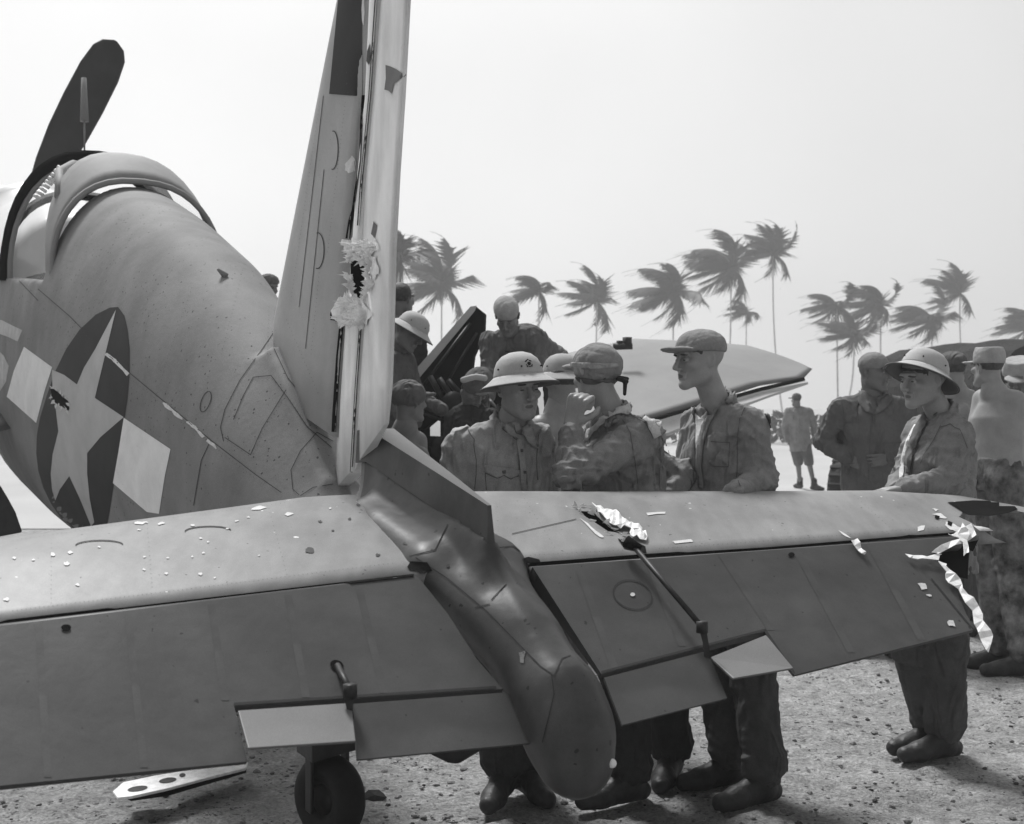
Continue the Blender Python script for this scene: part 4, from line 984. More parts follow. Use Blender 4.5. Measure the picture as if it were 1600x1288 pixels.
# ------------------------------------------------------------------ people
def nrm(v): v = np.array(v, float); return v/np.linalg.norm(v)
def frame(f, up=(0, 0, 1), roll=0):
    f = nrm(f); r = nrm(np.cross(f, up)); u = np.cross(r, f)
    if roll: c, s_ = math.cos(R_(roll)), math.sin(R_(roll)); r, u = r*c+u*s_, u*c-r*s_
    return np.stack([r, f, u])          # rows: right, forward, up
def make_head(c, R, s=1.0, h=.0038, neck=None, fine=True, smile=0):
    c = np.array(c, float); T = lambda p: c+(p[0]*R[0]+p[1]*R[1]+p[2]*R[2])*s
    f = Fld(c-.19*s, c+.17*s, h)
    k = .012*s; sc = lambda r: tuple(x*s for x in r)
    f.ell(T((0, -.018, .032)), sc((.074, .097, .084)), R, k)
    f.ell(T((0, .018, -.035)), sc((.060, .070, .075)), R, .03*s)
    for x in (-1, 1):
        f.cone(T((x*.052, -.01, -.062)), T((x*.018, .068, -.098)), .020*s, .017*s, .03*s)     # jaw line
        f.ell(T((x*.043, .060, -.018)), sc((.020, .018, .017)), R, .022*s)                     # cheekbone
    f.ell(T((0, .075, -.098)), sc((.022, .018, .017)), R, .018*s)                              # chin
    f.cone(T((-.034, .076, .030)), T((.034, .076, .030)), .013*s, .013*s, .016*s)              # brow ridge
    if fine:
        for x in (-1, 1): f.ell(T((x*.031, .094, .006)), sc((.019, .017, .013)), R, .008*s, 's')   # sockets
        for x in (-1, 1): f.ell(T((x*.031, .073, .004)), sc((.0135, .0125, .0115)), R, .002*s)     # eyes behind lids
    f.cone(T((0, .082, .020)), T((0, .112, -.024)), .008*s, .0110*s, .008*s)
    for x in (-1, 1): f.cone(T((x*.014, .092, -.036)), T((x*.034, .076, -.060)), .002*s, .002*s, .006*s, 's')                   # nose
    for x in (-1, 1): f.ell(T((x*.011, .099, -.031)), sc((.008, .011, .007)), R, .006*s)
    f.cone(T((-.020, .083, -.054)), T((.020, .083, -.054)), .0065*s, .0065*s, .009*s)
    f.cone(T((0, .089, -.052)), T((0, .089, -.052)), .008*s, .008*s, .008*s)
    f.cone(T((-.017, .082, -.068)), T((.017, .082, -.068)), .0075*s, .0075*s, .008*s)
    z1 = -.061
    if fine: f.cone(T((-.024, .089, z1+smile*.006)), T((0, .097, z1)), .0025*s, .0035*s, .003*s, 's'); f.cone(T((.024, .089, z1+smile*.006)), T((0, .097, z1)), .0025*s, .0035*s, .003*s, 's')
    for x in (-1, 1):
        Re = frame(R[1]*.97+R[0]*x*-.25, R[2]); ce = T((x*.079, -.012, -.006))
        f.ell(ce, sc((.007, .019, .031)), Re, .008*s)
        f.ell(T((x*.086, -.009, -.001)), sc((.006, .010, .018)), Re, .004*s, 's')
    f.cone(T((0, -.028, -.05)), T((0, -.045, -.19)) if neck is None else np.array(neck), (.051 if fine else .054)*s, .056*s, .022*s)
    return f, T
def patch_local(f, T, R, ctr, rad, m, name, parent, off=.0015, s=1.0, op=None):
    G = Fld(f.lo, f.lo+1, f.h); G.F = f.F.copy(); G.ax = f.ax; G.F = G.F-off
    E = Fld(f.lo, f.lo+1, f.h); E.ax = f.ax; E.F = np.full(f.F.shape, 1.0, np.float32)
    for c_ in ctr: E.ell(T(c_), tuple(x*s for x in rad), R, 0)
    V, F = surfnet(np.maximum(G.F, E.F), f.lo, f.h)
    if len(F): return mk(name, V, F, m, parent)
def hand(f, wr, d, pn, side, s=1.0, curl=(.25, .35, .3), spread=.08, thumb=.5):
    """palm and five fingers; d: from wrist to knuckles, pn: palm normal (towards the palm), side: +1/-1 thumb side"""
    wr = np.array(wr, float); d = nrm(d); pn = np.array(pn, float); pn = nrm(pn-d*(pn@d)); x = np.cross(d, pn)*side
    k = .005
    for o_ in (-.028, -.010, .008, .026):
        f.cone(wr+x*o_*.45*s, wr+(d*.082+x*o_*1.05)*s, .016*s, .0118*s, .006)
    for i, (o_, ln) in enumerate(((.030, .92), (.010, 1.0), (-.010, .94), (-.029, .76))):
        p = wr+(d*.090+x*o_)*s; dd = nrm(d+x*(o_*spread*30)); a = 0
        for j, (l_, r0, r1) in enumerate(((.042, .0098, .0088), (.027, .0088, .0080), (.022, .0080, .0066))):
            a += curl[j]*(1+.08*i); q = p+(dd*math.cos(a)+pn*math.sin(a))*l_*ln*s
            f.cone(p, q, r0*s, r1*s, k); p = q
    p = wr+(x*.024+d*.018+pn*.008)*s; dd = nrm(x*.75+d*.75+pn*thumb); q = p+dd*.042*s; f.cone(p, q, .015*s, .0115*s, .012)
    dd2 = nrm(dd+d*.5+pn*thumb*.8-x*.25); r_ = q+dd2*.032*s; f.cone(q, r_, .0115*s, .0098*s, k); dd3 = nrm(dd2+d*.3-x*.3+pn*.2); f.cone(r_, r_+dd3*.022*s, .0098*s, .0078*s, k)
def torso(f, pel, sl, sr, s=1.0, grow=0.0, k=.03, belly=0.0, lo_t=-.1):
    pel, sl, sr = [np.array(a, float) for a in (pel, sl, sr)]
    mid = (sl+sr)/2; up = mid-pel; H = np.linalg.norm(up); up /= H; x = sr-sl; W = np.linalg.norm(x); x = nrm(x-up*(x@up)); fr = np.cross(up, x)
    lo = np.minimum(pel, mid)-.32; hi = np.maximum(pel, mid)+.32; sl_, g = f.sub(lo, hi)
    if sl_ is None: return
    d0 = [g[0]-pel[0], g[1]-pel[1], g[2]-pel[2]]
    a = d0[0]*x[0]+d0[1]*x[1]+d0[2]*x[2]; b = d0[0]*fr[0]+d0[1]*fr[1]+d0[2]*fr[2]; t = (d0[0]*up[0]+d0[1]*up[1]+d0[2]*up[2])/H
    ts = [lo_t, 0, .25, .5, .75, .92, 1.02, 1.10]; w_ = W*.5
    rx = np.interp(t, ts, [.165*s, .165*s, .155*s, .155*s, max(w_*.92, .155*s), w_*.92, w_*.72, w_*.35])+grow
    ry = np.interp(t, ts, [.115*s, .118*s, .112*s, .115*s, .125*s, .108*s, .078*s, .045*s])+grow
    q = (np.abs(a/rx)**2.3+np.abs(b/ry)**2.3)**(1/2.3)
    d = (q-1)*np.minimum(rx, ry)*.9
    d = np.maximum(d, np.maximum((lo_t-t)*H, (t-1.10)*H)); f.put(sl_, d, k, 'u')
def poly2d(x, y, poly):
    P_ = np.array(poly, float); best = np.full(x.shape, 1e9); ins = np.zeros(x.shape, bool); n = len(P_)
    for i in range(n):
        a, b = P_[i], P_[(i+1) % n]; e = b-a; t = np.clip(((x-a[0])*e[0]+(y-a[1])*e[1])/(e@e+1e-9), 0, 1)
        best = np.minimum(best, (x-a[0]-t*e[0])**2+(y-a[1]-t*e[1])**2)
        c = ((a[1] > y) != (b[1] > y)) & (x < (b[0]-a[0])*(y-a[1])/((b[1]-a[1]) if b[1] != a[1] else 1e-9)+a[0]); ins ^= c
    d = np.sqrt(best); return np.where(ins, -d, d)
def patch_px(f, poly, m, name, parent, off=.005, front=True, ymid=None, inset=.0):
    """cloth detail (collar, pocket, strap) lying on the garment surface"""
    g = f.full(); yy = np.broadcast_to(g[1], f.F.shape); sx = 800+g[0]/g[1]*FP; sy = HZ-(g[2]-CH)/g[1]*FP
    P_ = np.array(poly); lo = P_.min(0); hi = P_.max(0)
    mask = (sx > lo[0]-6) & (sx < hi[0]+6) & (sy > lo[1]-6) & (sy < hi[1]+6) & (f.F < off+2*f.h) & (f.F > -.03)
    if ymid is not None: mask &= (yy < ymid) if front else (yy > ymid)
    I = np.nonzero(mask)
    if len(I[0]) == 0: return None
    sxx = np.broadcast_to(sx, f.F.shape)[I]; syy = np.broadcast_to(sy, f.F.shape)[I]; dd = poly2d(sxx, syy, poly)/FP*yy[I]
    G = np.full(f.F.shape, .05, np.float32); G[I] = np.maximum(f.F[I]-off, dd)
    core = -(f.F[I]+.012); G[I] = np.maximum(G[I], core)
    V, F = surfnet(G, f.lo, f.h)
    if len(F): return mk(name, V, F, m, parent)
def lathe_local(prof, T, ax=1.0, ay=1.0, n=44, closed=True):
    V, F = [], []; k = len(prof)
    for i in range(n):
        a = 2*math.pi*i/n
        for r_, z_ in prof: V.append(T((r_*ax*math.sin(a), r_*ay*math.cos(a), z_)))
    for i in range(n):
        for j in range(k-(0 if closed else 1)): F.append((i*k+j, i*k+(j+1) % k, ((i+1) % n)*k+(j+1) % k, ((i+1) % n)*k+j))
    return np.array(V), F
def pith(T0, R, c, s, m, parent, tilt=0, emblem=False, up=.045):
    """pith helmet: crown, brim with a bound edge, band and vents"""
    R2 = R.copy()
    if tilt: ct, st = math.cos(R_(tilt)), math.sin(R_(tilt)); R2 = np.stack([R[0], R[1]*ct+R[2]*st, R[2]*ct-R[1]*st])
    T = lambda p: np.array(c)+(p[0]*R2[0]+p[1]*R2[1]+(p[2]+up)*R2[2])*s
    crown = [(.001, .098), (.030, .095), (.058, .084), (.079, .064), (.091, .038), (.097, .010), (.100, -.004), (.094, -.004), (.090, .012), (.083, .036), (.070, .06), (.05, .077), (.001, .088)]
    V, F = lathe_local(crown, T, 1.0, 1.16, closed=False); cr = mk('pith_helmet', V, F, m, parent)
    brim = [(.096, .004), (.110, -.008), (.128, -.022), (.146, -.033), (.151, -.038), (.148, -.041), (.128, -.030), (.108, -.016), (.092, -.004)]
    V, F = lathe_local(brim, T, 1.0, 1.16); mk('brim', V, F, m, cr)
    V, F = lathe_local([(.090, -.006), (.108, -.019), (.128, -.033), (.146, -.043), (.146, -.0415), (.128, -.0305), (.108, -.0165), (.090, -.003)], T, 1.0, 1.16); mk('brim_lining', V, F, M['hatin'], cr)
    V, F = lathe_local([(.149, -.035), (.1535, -.037), (.1535, -.042), (.149, -.043)], T, 1.0, 1.16); mk('brim_binding', V, F, M['hatin'], cr)
    vf = []
    for a in range(0, 360, 60):
        for z_, r_ in ((.030, .094),):
            p = T((r_*math.sin(R_(a+20)), r_*1.16*math.cos(R_(a+20)), z_)); q = T(((r_+.004)*math.sin(R_(a+20)), (r_+.004)*1.16*math.cos(R_(a+20)), z_)); vf.append(tube([p, q], .0035, 8))
    mk('vent', *join(*vf), M['dark'], cr, False)
    if emblem:
        a = R_(0); vf = []
        def E(x, z, r_):
            x *= .9; r_ *= .85 # on the crown front
            yy = math.sqrt(max(0, 1-(x/.100)**2))*(.100-.25*max(0, z-.005)-1.2*max(0, z-.03)**1.4)*1.16
            vf.append(tube([T((x, yy-.003, z)), T((x, yy+.003, z))], r_, 8))
        for x, z, r_ in ((0, .038, .0085), (-.008, .050, .004), (0, .054, .005), (.008, .050, .004), (-.013, .048, .003), (.013, .048, .003), (-.010, .028, .0035), (.010, .028, .0035), (0, .026, .003), (-.014, .034, .002), (.014, .034, .002)): E(x, z, r_)
        mk('eagle_globe_and_anchor_emblem', *join(*vf), M['dark'], cr, False)
    return cr
def cap(kind, c, R, s, m, parent, h=.0045, tilt=0):
    R2 = R
    if tilt: ct, st = math.cos(R_(tilt)), math.sin(R_(tilt)); R2 = np.stack([R[0], R[1]*ct+R[2]*st, R[2]*ct-R[1]*st])
    T = lambda p: np.array(c, float)+(p[0]*R2[0]+p[1]*R2[1]+p[2]*R2[2])*s
    f = Fld(np.array(c)-.22*s, np.array(c)+.22*s, h)
    if kind in ('visor', 'soft'):
        f.ell(T((0, -.014, .052)), tuple(x*s for x in (.086, .108, .076)), R2, 0, clip=lambda x, y, z: (-z-.022*s))
        if kind == 'visor':
            f.ell(T((0, .105, .034)), tuple(x*s for x in (.074, .078, .011)), R2, .006, clip=lambda x, y, z: -y-.05*s)
    elif kind == 'utility':
        f.ell(T((0, -.014, .055)), tuple(x*s for x in (.092, .114, .12)), R2, 0)
        g = f.full(); up = R2[2]; c0 = T((0, 0, .118)); f.put((slice(None),)*3, np.broadcast_to((g[0]-c0[0])*up[0]+(g[1]-c0[1])*up[1]+(g[2]-c0[2])*up[2], f.F.shape).copy(), 0, 'i')
        c1 = T((0, 0, .022)); f.put((slice(None),)*3, np.broadcast_to(-((g[0]-c1[0])*up[0]+(g[1]-c1[1])*up[1]+(g[2]-c1[2])*up[2]), f.F.shape).copy(), 0, 'i')
        f.ell(T((0, .105, .030)), tuple(x*s for x in (.068, .062, .009)), R2, .004)
    elif kind == 'garrison':
        f.ell(T((0, -.012, .050)), tuple(x*s for x in (.082, .106, .060)), R2, 0, clip=lambda x, y, z: -z-.02*s)
        f.ell(T((0, -.012, .078)), tuple(x*s for x in (.034, .108, .050)), R2, .03)
    elif kind == 'wrap':        # crumpled cloth cap with the peak pushed away, tied low on the neck
        f.ell(T((0, -.016, .044)), tuple(x*s for x in (.094, .116, .086)), R2, 0, clip=lambda x, y, z: (-z-.075*s))
        f.ell(T((0, .112, .045)), tuple(x*s for x in (.07, .06, .012)), R2, .006)
    g = f.full(); f.F += (wob(g, 55, int(abs(c[0]*100)) % 97, 1.6)*(.0022 if kind != 'wrap' else .0045)*s).astype(np.float32)
    V, F = f.mesh(); o = mk('cap', V, F, m, parent)
    return o, f, T
def boot(f, an, toe, s=1.0):
    an = np.array(an, float); toe = np.array(toe, float); d = toe-an; d[2] = 0; d = nrm(d); ln = .2*s
    hl = an.copy()-d*.045*s; hl[2] = .045; ball = an+d*.12*s; ball[2] = .040; tp = an+d*.185*s; tp[2] = .036
    x = np.array([-d[1], d[0], 0])
    f.cone(an+np.array([0, 0, .08]), np.array([an[0], an[1], .07]), .050*s, .046*s, .02); f.cone(hl, ball-x*.006, .034*s, .036*s, .02); f.cone(ball+x*.012, tp, .032*s, .028*s, .02); f.cone(ball-x*.014, tp-x*.004, .032*s, .026*s, .02)
    f.cone(an, ball+np.array([0, 0, .006]), .042*s, .030*s, .03)
    for i in range(4): c_ = an+d*(.045+.022*i)*s; c_ = np.array([c_[0], c_[1], .098-.013*i]); f.cone(c_-x*.016, c_+x*.016, .006, .006, .004)
def person(label, D, J, face, head_s=1.0, tops='khaki', legs='ltrous', hat=None, hatm='helmet', skin='skin', hair=True, detail=2, grp=None, roll=0,
           bare=False, hands=(), patches=(), rolled=None, hat_tilt=0, smile=0, body_s=1.0, loose=.016, camo=False, cat='person', shorts=False, no_legs=False, fold=1.0, shoes='leather', seed=None):
    """J: joints in photo pixels plus a depth offset from D"""
    W = {k: np.array(P(v[0], v[1], D+(v[2] if len(v) > 2 else 0))) for k, v in J.items() if isinstance(v, tuple)}
    for k in ('anl', 'anr', 'toel', 'toer'):
        if k in W: W[k][2] = .10 if k.startswith('an') else .04
    seed = seed or int(J['head'][0]*7) % 1000
    base = W['pel'].copy(); base[2] = 0
    root = thing('person', label, cat, Vector(base), grp)
    R = frame(face, roll=roll); c = W['head']; s = head_s
    hh = .0034 if detail == 2 else (.0048 if detail == 1 else .009)
    nk = W['neck']
    hf, T = make_head(c, R, s, hh, neck=c+(nk-c)*min(1.0, .17*s/max(1e-3, np.linalg.norm(nk-c))), fine=detail > 0, smile=smile)
    parts = [hf.mesh()]
    bs = body_s; hb = .012 if detail == 2 else .014
    pts = np.array(list(W.values())); lo = pts.min(0)-.26; hi = pts.max(0)+.26; lo[2] = max(lo[2], 0.0)
    def limb(f, names, rads, k=.02):
        for a, b, ra, rb in zip(names, names[1:], rads, rads[1:]):
            if a in W and b in W: f.cone(W[a], W[b], ra*bs, rb*bs, k)
    # skin under (or without) the clothes: one body
    lob, hib = lo.copy(), hi.copy()
    bh = .009 if bare else .016
    f = Fld(lo, hi, bh if detail else .02)
    g_ = 0 if bare else -.012
    torso(f, W['pel'], W['sl'], W['sr'], bs*(1 if bare else .92), g_)
    f.cone(W['neck'], c+(nk-c)*.5, .062*bs, .052*bs, .03)
    if bare or True:
        for q in 'lr':
            if 's'+q in W: f.cone(W['neck']-np.array([0, 0, .02]), W['s'+q], .04*bs, .045*bs, .05 if bare else .02)
            if 'e'+q in W: limb(f, ['s'+q, 'e'+q, 'w'+q], [.058 if bare else .045, .043 if bare else .036, .028], .03)
    if not no_legs:
        for q in 'lr':
            f.cone(W['h'+q], W['k'+q], .075*bs, .055*bs, .02); f.cone(W['k'+q], W['an'+q], .055*bs, .036*bs, .02)
    if bare: # shoulder blades and spine hollow give the back its relief
        up = nrm((W['sl']+W['sr'])/2-W['pel']); x = nrm(W['sr']-W['sl']); fr = np.cross(up, x); fr = fr if fr@R[1] > 0 else -fr; back = -fr
        m_ = (W['sl']+W['sr'])/2
        for s_ in (-1, 1): f.ell(m_-up*.11+x*s_*.085+back*.098*bs, (.055, .05, .075), None, .03)
        f.cone(m_-up*.05+back*.125*bs, W['pel']+up*.05+back*.122*bs, .012, .014, .03, 's')
    parts.append(f.mesh())
    for hd in hands:
        w_, d_, pn, sd, kw = hd; wr = W[w_]; hf2 = Fld(wr-.24, wr+.24, .0034 if detail == 2 else .006)
        hand(hf2, wr, d_, pn, sd, **kw)
        if kw.get('curl', (0,))[0] > 1: dn = nrm(d_); pq = nrm(np.array(pn, float)-dn*(np.array(pn, float)@dn)); hf2.cone(wr+dn*.075+pq*.03, wr+dn*.085+pq*.03+np.cross(dn, pq)*.0, .030, .030, .02)
        el = W['e'+w_[1]]; hf2.cone(wr, wr+(el-wr)*min(1, .12/np.linalg.norm(el-wr)), .027*bs, .032*bs, .012)
        parts.append(hf2.mesh())
    V, F = mjoin(parts); body = mk('body', V, F, M[skin], root)
    if detail:
        patch_local(hf, T, R, [(-.031, .085, .026), (.031, .085, .026)], (.019, .02, .0045), M['brow'], 'eyebrow', body, .0022, s)
        patch_local(hf, T, R, [(-.031, .088, .004), (.031, .088, .004)], (.010, .012, .0042), M['brow'], 'eye', body, .0012, s)
        if detail == 2: patch_local(hf, T, R, [(0, .095, -.061)], (.021, .02, .0085), M['lip'], 'lips', body, .0010, s)
    if hair:
        f3 = Fld(c-.15*s, c+.17*s, hh*1.3); f3.ell(T((0, -.020, .036)), tuple(x*s for x in (.0770, .1000, .0875)), R, 0, clip=lambda x, y, z: np.maximum(-(z+.055*s)+np.clip(y, 0, 1)*1.6, (y-.055*s)-np.clip(z-.03*s, 0, 1)*.9) if not hat else np.maximum(np.maximum(-(z+.055*s)+np.clip(y, 0, 1)*1.6, y-.028*s), z-.016*s))
        g = f3.full(); f3.F += (wob(g, 120, seed, 1.2)*.0016*s).astype(np.float32); V, F = f3.mesh()
        if len(F): mk('hair', V, F, M['hair'], body)
    # clothes
    hc = .0070 if detail == 2 else (.011 if detail == 1 else .02)
    shirt = None
    def folds(f, amp, fr, sd_):
        g = f.full(); band = np.abs(f.F) < .05; w_ = wob((g[0], g[1], g[2]*.38), fr*1.15, sd_, 2.0); f.F += (np.where(band, w_*amp, 0)).astype(np.float32)
        if detail == 2: w2 = wob((g[0], g[1], g[2]*.3), fr*2.2, sd_+5, 2.0); f.F += (np.where(band, w2*amp*.42, 0)).astype(np.float32)
        rg2 = np.random.default_rng(sd_)
        for jn, ka in joints_:
            if jn not in W or ka not in W: continue
            p0 = W[jn]; ax_ = nrm(W[ka]-p0); s_ = (g[0]-p0[0])*ax_[0]+(g[1]-p0[1])*ax_[1]+(g[2]-p0[2])*ax_[2]; r2_ = (g[0]-p0[0])**2+(g[1]-p0[1])**2+(g[2]-p0[2])**2
            q_ = nrm(rg2.normal(size=3)); tl_ = (g[0]-p0[0])*q_[0]+(g[1]-p0[1])*q_[1]+(g[2]-p0[2])*q_[2]
            rn_ = (1-np.abs(np.sin(s_*48+tl_*30+1.2*np.sin(tl_*40))))**1.5-.3
            f.F -= (np.where(band, np.exp(-r2_/.024)*rn_*.011*fold, 0)).astype(np.float32)
    if not bare:
        f = Fld(lo, hi, hc); torso(f, W['pel'], W['sl'], W['sr'], bs, loose, lo_t=-.22)
        for q in 'lr':
            f.cone(W['neck']-np.array([0, 0, .012]), W['s'+q]+np.array([0, 0, -.008]), .050*bs, .048*bs, .06)
            if 'e'+q in W:
                f.cone(W['s'+q], W['e'+q], (.059+loose*.5)*bs, (.048+loose*.5)*bs, .045)
                we = W['w'+q]; e_ = W['e'+q]
                if rolled and q in rolled: we = e_+(we-e_)*rolled[q]
                f.cone(e_, we, (.049+loose*.5)*bs, (.036+loose*.4)*bs, .02)
        # neck opening
        nd_ = nrm(c-W['neck']); top = W['neck']+nd_*.02
        g = f.full(); pl = (g[0]-top[0])*nd_[0]+(g[1]-top[1])*nd_[1]+(g[2]-top[2])*nd_[2]
        f.cone(W['neck']-nd_*.01, c, .064*bs, .064*bs, .006, 's')
        joints_ = [('el', 'sl'), ('er', 'sr'), ('el', 'wl'), ('er', 'wr'), ('sl', 'el'), ('sr', 'er')]; folds(f, .0078*fold, 26, seed)
        V, F = f.mesh(); shirt = mk('shirt', V, F, M[tops], body)
        # collar: a band standing round the neck, open at the front
        if detail == 2:
            fc = Fld(W['neck']-.16, W['neck']+.16, .005); up = nd_; ff = R[1]-up*(R[1]@up) if J.get('chest') is None else R[1]
            x = nrm(W['sr']-W['sl']); fr = nrm(np.cross(nd_, x));
            fr = fr if fr@R[1] > 0 else -fr
            for s_ in (-1, 1):
                pts_ = [W['neck']+(-fr*.070*math.cos(a)+x*s_*.074*math.sin(a)+up*(.030-.035*(1-math.cos(a))*.6)) for a in [R_(t) for t in (0, 30, 60, 90, 120, 150)]]
                for a, b in zip(pts_, pts_[1:]):
                    fc.cone(a, b, .008, .008, .004); fc.cone(a+up*.014, b+up*.012, .006, .006, .006); fc.cone(a-up*.014+nrm(a-W['neck'])*.008, b-up*.014+nrm(b-W['neck'])*.008, .009, .009, .008)
            V, F = fc.mesh(); mk('collar', V, F, M[tops], shirt)
        tr_ = bvh(*([shirt]+list(shirt.children)))
        for nm, poly, mm, of in patches:
            if of == 0:
                for i_ in range(len(poly)-1):
                    pass
                vf = [decal('', [(p.x, p.y) for p in q], tr_, M[mm], None, .0035, 6, raw=True) for q in stroke(jag(poly, .9, 2, 3)[:-1], 1.1)]
                V, F = join(*vf)
                if F: mk(nm, V, F, M[mm], shirt)
            else:
                o = decal(nm, poly, tr_, M[mm], shirt, of, 5)
                if o: so = o.modifiers.new('s', 'SOLIDIFY'); so.thickness = .004; so.offset = 0
    if not no_legs:
        f = Fld(np.array([lo[0], lo[1], 0]), np.array([hi[0], hi[1], W['pel'][2]+.22]), hc*1.1)
        torso(f, W['pel']+np.array([0, 0, -.02]), W['pel']+np.array([-.17, 0, .35]) if False else W['sl'], W['sr'], bs, .006, lo_t=-.12)
        g = f.full(); up = nrm((W['sl']+W['sr'])/2-W['pel']); c0 = W['pel']+up*.10
        f.F = np.maximum(f.F, np.broadcast_to((g[0]-c0[0])*up[0]+(g[1]-c0[1])*up[1]+(g[2]-c0[2])*up[2], f.F.shape)).astype(np.float32)
        for q in 'lr':
            f.cone(W['h'+q], W['k'+q], .112*bs, .088*bs, .03)
            if not shorts:
                an = W['an'+q].copy(); an[2] += .06; f.cone(W['k'+q], an, .088*bs, .083*bs, .03); f.cone(an-np.array([0, 0, -.02]), an, .086*bs, .088*bs, .01)
        joints_ = [('kl', 'anl'), ('kr', 'anr'), ('anl', 'kl'), ('anr', 'kr')]; folds(f, .0085*fold, 22, seed+3); V, F = f.mesh(); mk('trousers', V, F, M[legs], body)
        f = Fld(np.array([lo[0], lo[1], -.02]), np.array([hi[0], hi[1], .30]), .008 if detail else .012)
        for q in 'lr': boot(f, W['an'+q], W['toe'+q], bs*1.12)
        g = f.full(); f.F = np.maximum(f.F, np.broadcast_to(-g[2]-.004, f.F.shape)).astype(np.float32)
        f.F += (np.where(np.abs(f.F) < .04, wob(g, 60, seed+9, 1.5)*.0018, 0)).astype(np.float32)
        for q in 'lr': # clip the welt so the sole stays thin
            pass
        V, F = f.mesh(); bt = mk('boots', V, F, M[shoes], body)
    if hat == 'pith': pith(T, R, c, s, M[hatm], body, hat_tilt, emblem=(detail == 2 and J.get('emblem') is not None))
    elif hat: ho = cap(hat, c, R, s, M[hatm], body, .0045 if detail == 2 else .007, hat_tilt); root['_'] = 1; del root['_']; person.last = ho
    return root, body, shirt, (hf, T, R)

# --- the man in the pith helmet facing us
A_ = person('smiling man in pith helmet with a dark emblem and collared khaki shirt', 4.82,
  dict(head=(812, 606, 0), neck=(799, 660, .05), sl=(722, 696, 0), sr=(838, 688, .12), el=(702, 800, .02), wl=(730, 880, -.08), er=(852, 800, .18), wr=(838, 880, .1),
       pel=(786, 868, .08), hl=(762, 876, .05), hr=(812, 876, .1), kl=(772, 1050, .0), kr=(812, 1050, .06), anl=(787, 1225, -.0), anr=(822, 1215, .06), toel=(770, 1245, -.15), toer=(850, 1240, -.1), emblem=1),
  (.42, -.86, -.16), tops='khaki', legs='dtrous', hat='pith', hatm='helmet', skin='skin', smile=1, roll=-4, hat_tilt=15,
  patches=[('placket', [(806, 684), (813, 682), (821, 725), (824, 766), (814, 766), (811, 725)], 'khaki', .006), ('placket_seam', [(811, 684), (818, 722), (819, 764)], 'seam', 0),
           ('pocket_flap', [(755, 726), (782, 729), (812, 735), (810, 742), (797, 748), (787, 742), (776, 747), (759, 738)], 'khaki', .006), ('pocket_seam', [(759, 739), (776, 748), (787, 743), (797, 749), (810, 743)], 'seam', 0),
           ('pocket_seam', [(759, 740), (760, 766)], 'seam', 0), ('armhole_seam', [(728, 664), (740, 688), (745, 720), (742, 764)], 'seam', 0), ('shirt_button', [(784, 736), (788, 736), (788, 740), (784, 740)], 'seam', .009),
           ('shirt_button', [(812, 704), (816, 704), (816, 708), (812, 708)], 'seam', .010), ('shirt_button', [(817, 736), (821, 736), (821, 740), (817, 740)], 'seam', .010), ('armhole_seam', [(842, 680), (838, 710), (840, 750)], 'seam', 0),
           ('collar_wing', [(764, 629), (772, 627), (790, 648), (800, 662), (808, 688), (800, 680), (785, 669), (782, 655)], 'khaki', .012), ('collar_seam', [(785, 670), (800, 681), (808, 689), (802, 664)], 'seam', 0),
           ('collar_wing', [(812, 657), (818, 650), (836, 685), (840, 704), (822, 692), (814, 677)], 'khaki', .012), ('shoulder_seam', [(772, 645), (745, 652), (722, 668)], 'seam', 0)],
  hands=[('wl', (.3, -.5, -1), (.6, .4, 0), 1, {}), ('wr', (0, -.5, -1), (-.6, .4, 0), -1, {})])
# --- the man in the wrapped cap, back to us, fist at his cheek
B_ = person('man seen from behind in strapped cap and pale life vest, fist raised to his cheek', 4.86,
  dict(head=(931, 588, 0), neck=(957, 650, -.02), sl=(1006, 682, -.14), sr=(928, 690, .20), el=(893, 742, -.33), wl=(893, 662, -.20), er=(1062, 742, .16), wr=(1030, 800, -.0),
       pel=(985, 880, .04), hl=(980, 880, -.06), hr=(992, 880, .1), kl=(975, 1060, -.05), kr=(1035, 1050, .15), anl=(985, 1235, -.1), anr=(1048, 1180, .2), toel=(945, 1262, -.15), toer=(1040, 1225, .1)),
  (-.55, .82, -.05), tops='denim', legs='dtrous', hat='wrap', hatm='cap', skin='skin', loose=.022, fold=1.25,
  hands=[('wl', (.28, -.25, 1), (.45, .9, -.1), -1, dict(s=1.12, curl=(1.25, 1.3, .6), thumb=1.3))],
  patches=[('life_vest_collar', [(974, 636), (985, 630), (1005, 638), (1023, 648), (1032, 656), (1029, 680), (1022, 684), (1010, 662), (995, 652), (975, 648), (957, 650), (938, 664), (922, 688), (916, 690), (922, 672), (940, 654), (957, 643)], 'vest', .012),
           ('vest_strap', [(1020, 650), (1034, 664), (1046, 690), (1050, 712), (1044, 712), (1036, 690), (1026, 668)], 'khaki', .010), ('sleeve_seam', [(974, 656), (985, 678), (992, 720), (996, 763)], 'seam', 0), ('sleeve_seam', [(1029, 682), (1032, 720), (1030, 762)], 'seam', 0),
           ('vest_edge', [(916, 692), (924, 674), (942, 656), (960, 646), (985, 648), (1008, 662), (1022, 686)], 'seam', 0)],
  rolled={'l': .75})
ho, hof, hT = person.last
for nm, pl_, mm, of in (('strap', [(888, 588), (905, 590), (930, 594), (966, 592), (968, 600), (930, 603), (888, 596)], 'capdk', .006), ('buckle', [(897, 572), (912, 575), (912, 587), (897, 585)], 'khaki', .007),
                        ('strap', [(888, 566), (966, 568), (967, 574), (930, 577), (888, 574)], 'khaki', .007), ('strap', [(918, 607), (966, 602), (968, 612), (918, 616)], 'black', .006)):
    patch_px(hof, pl_, M[mm], nm, ho, of, True, 4.9)
f = Fld(np.array(P(972, 600, 4.8))-.09, np.array(P(972, 600, 4.8))+.09, .004)
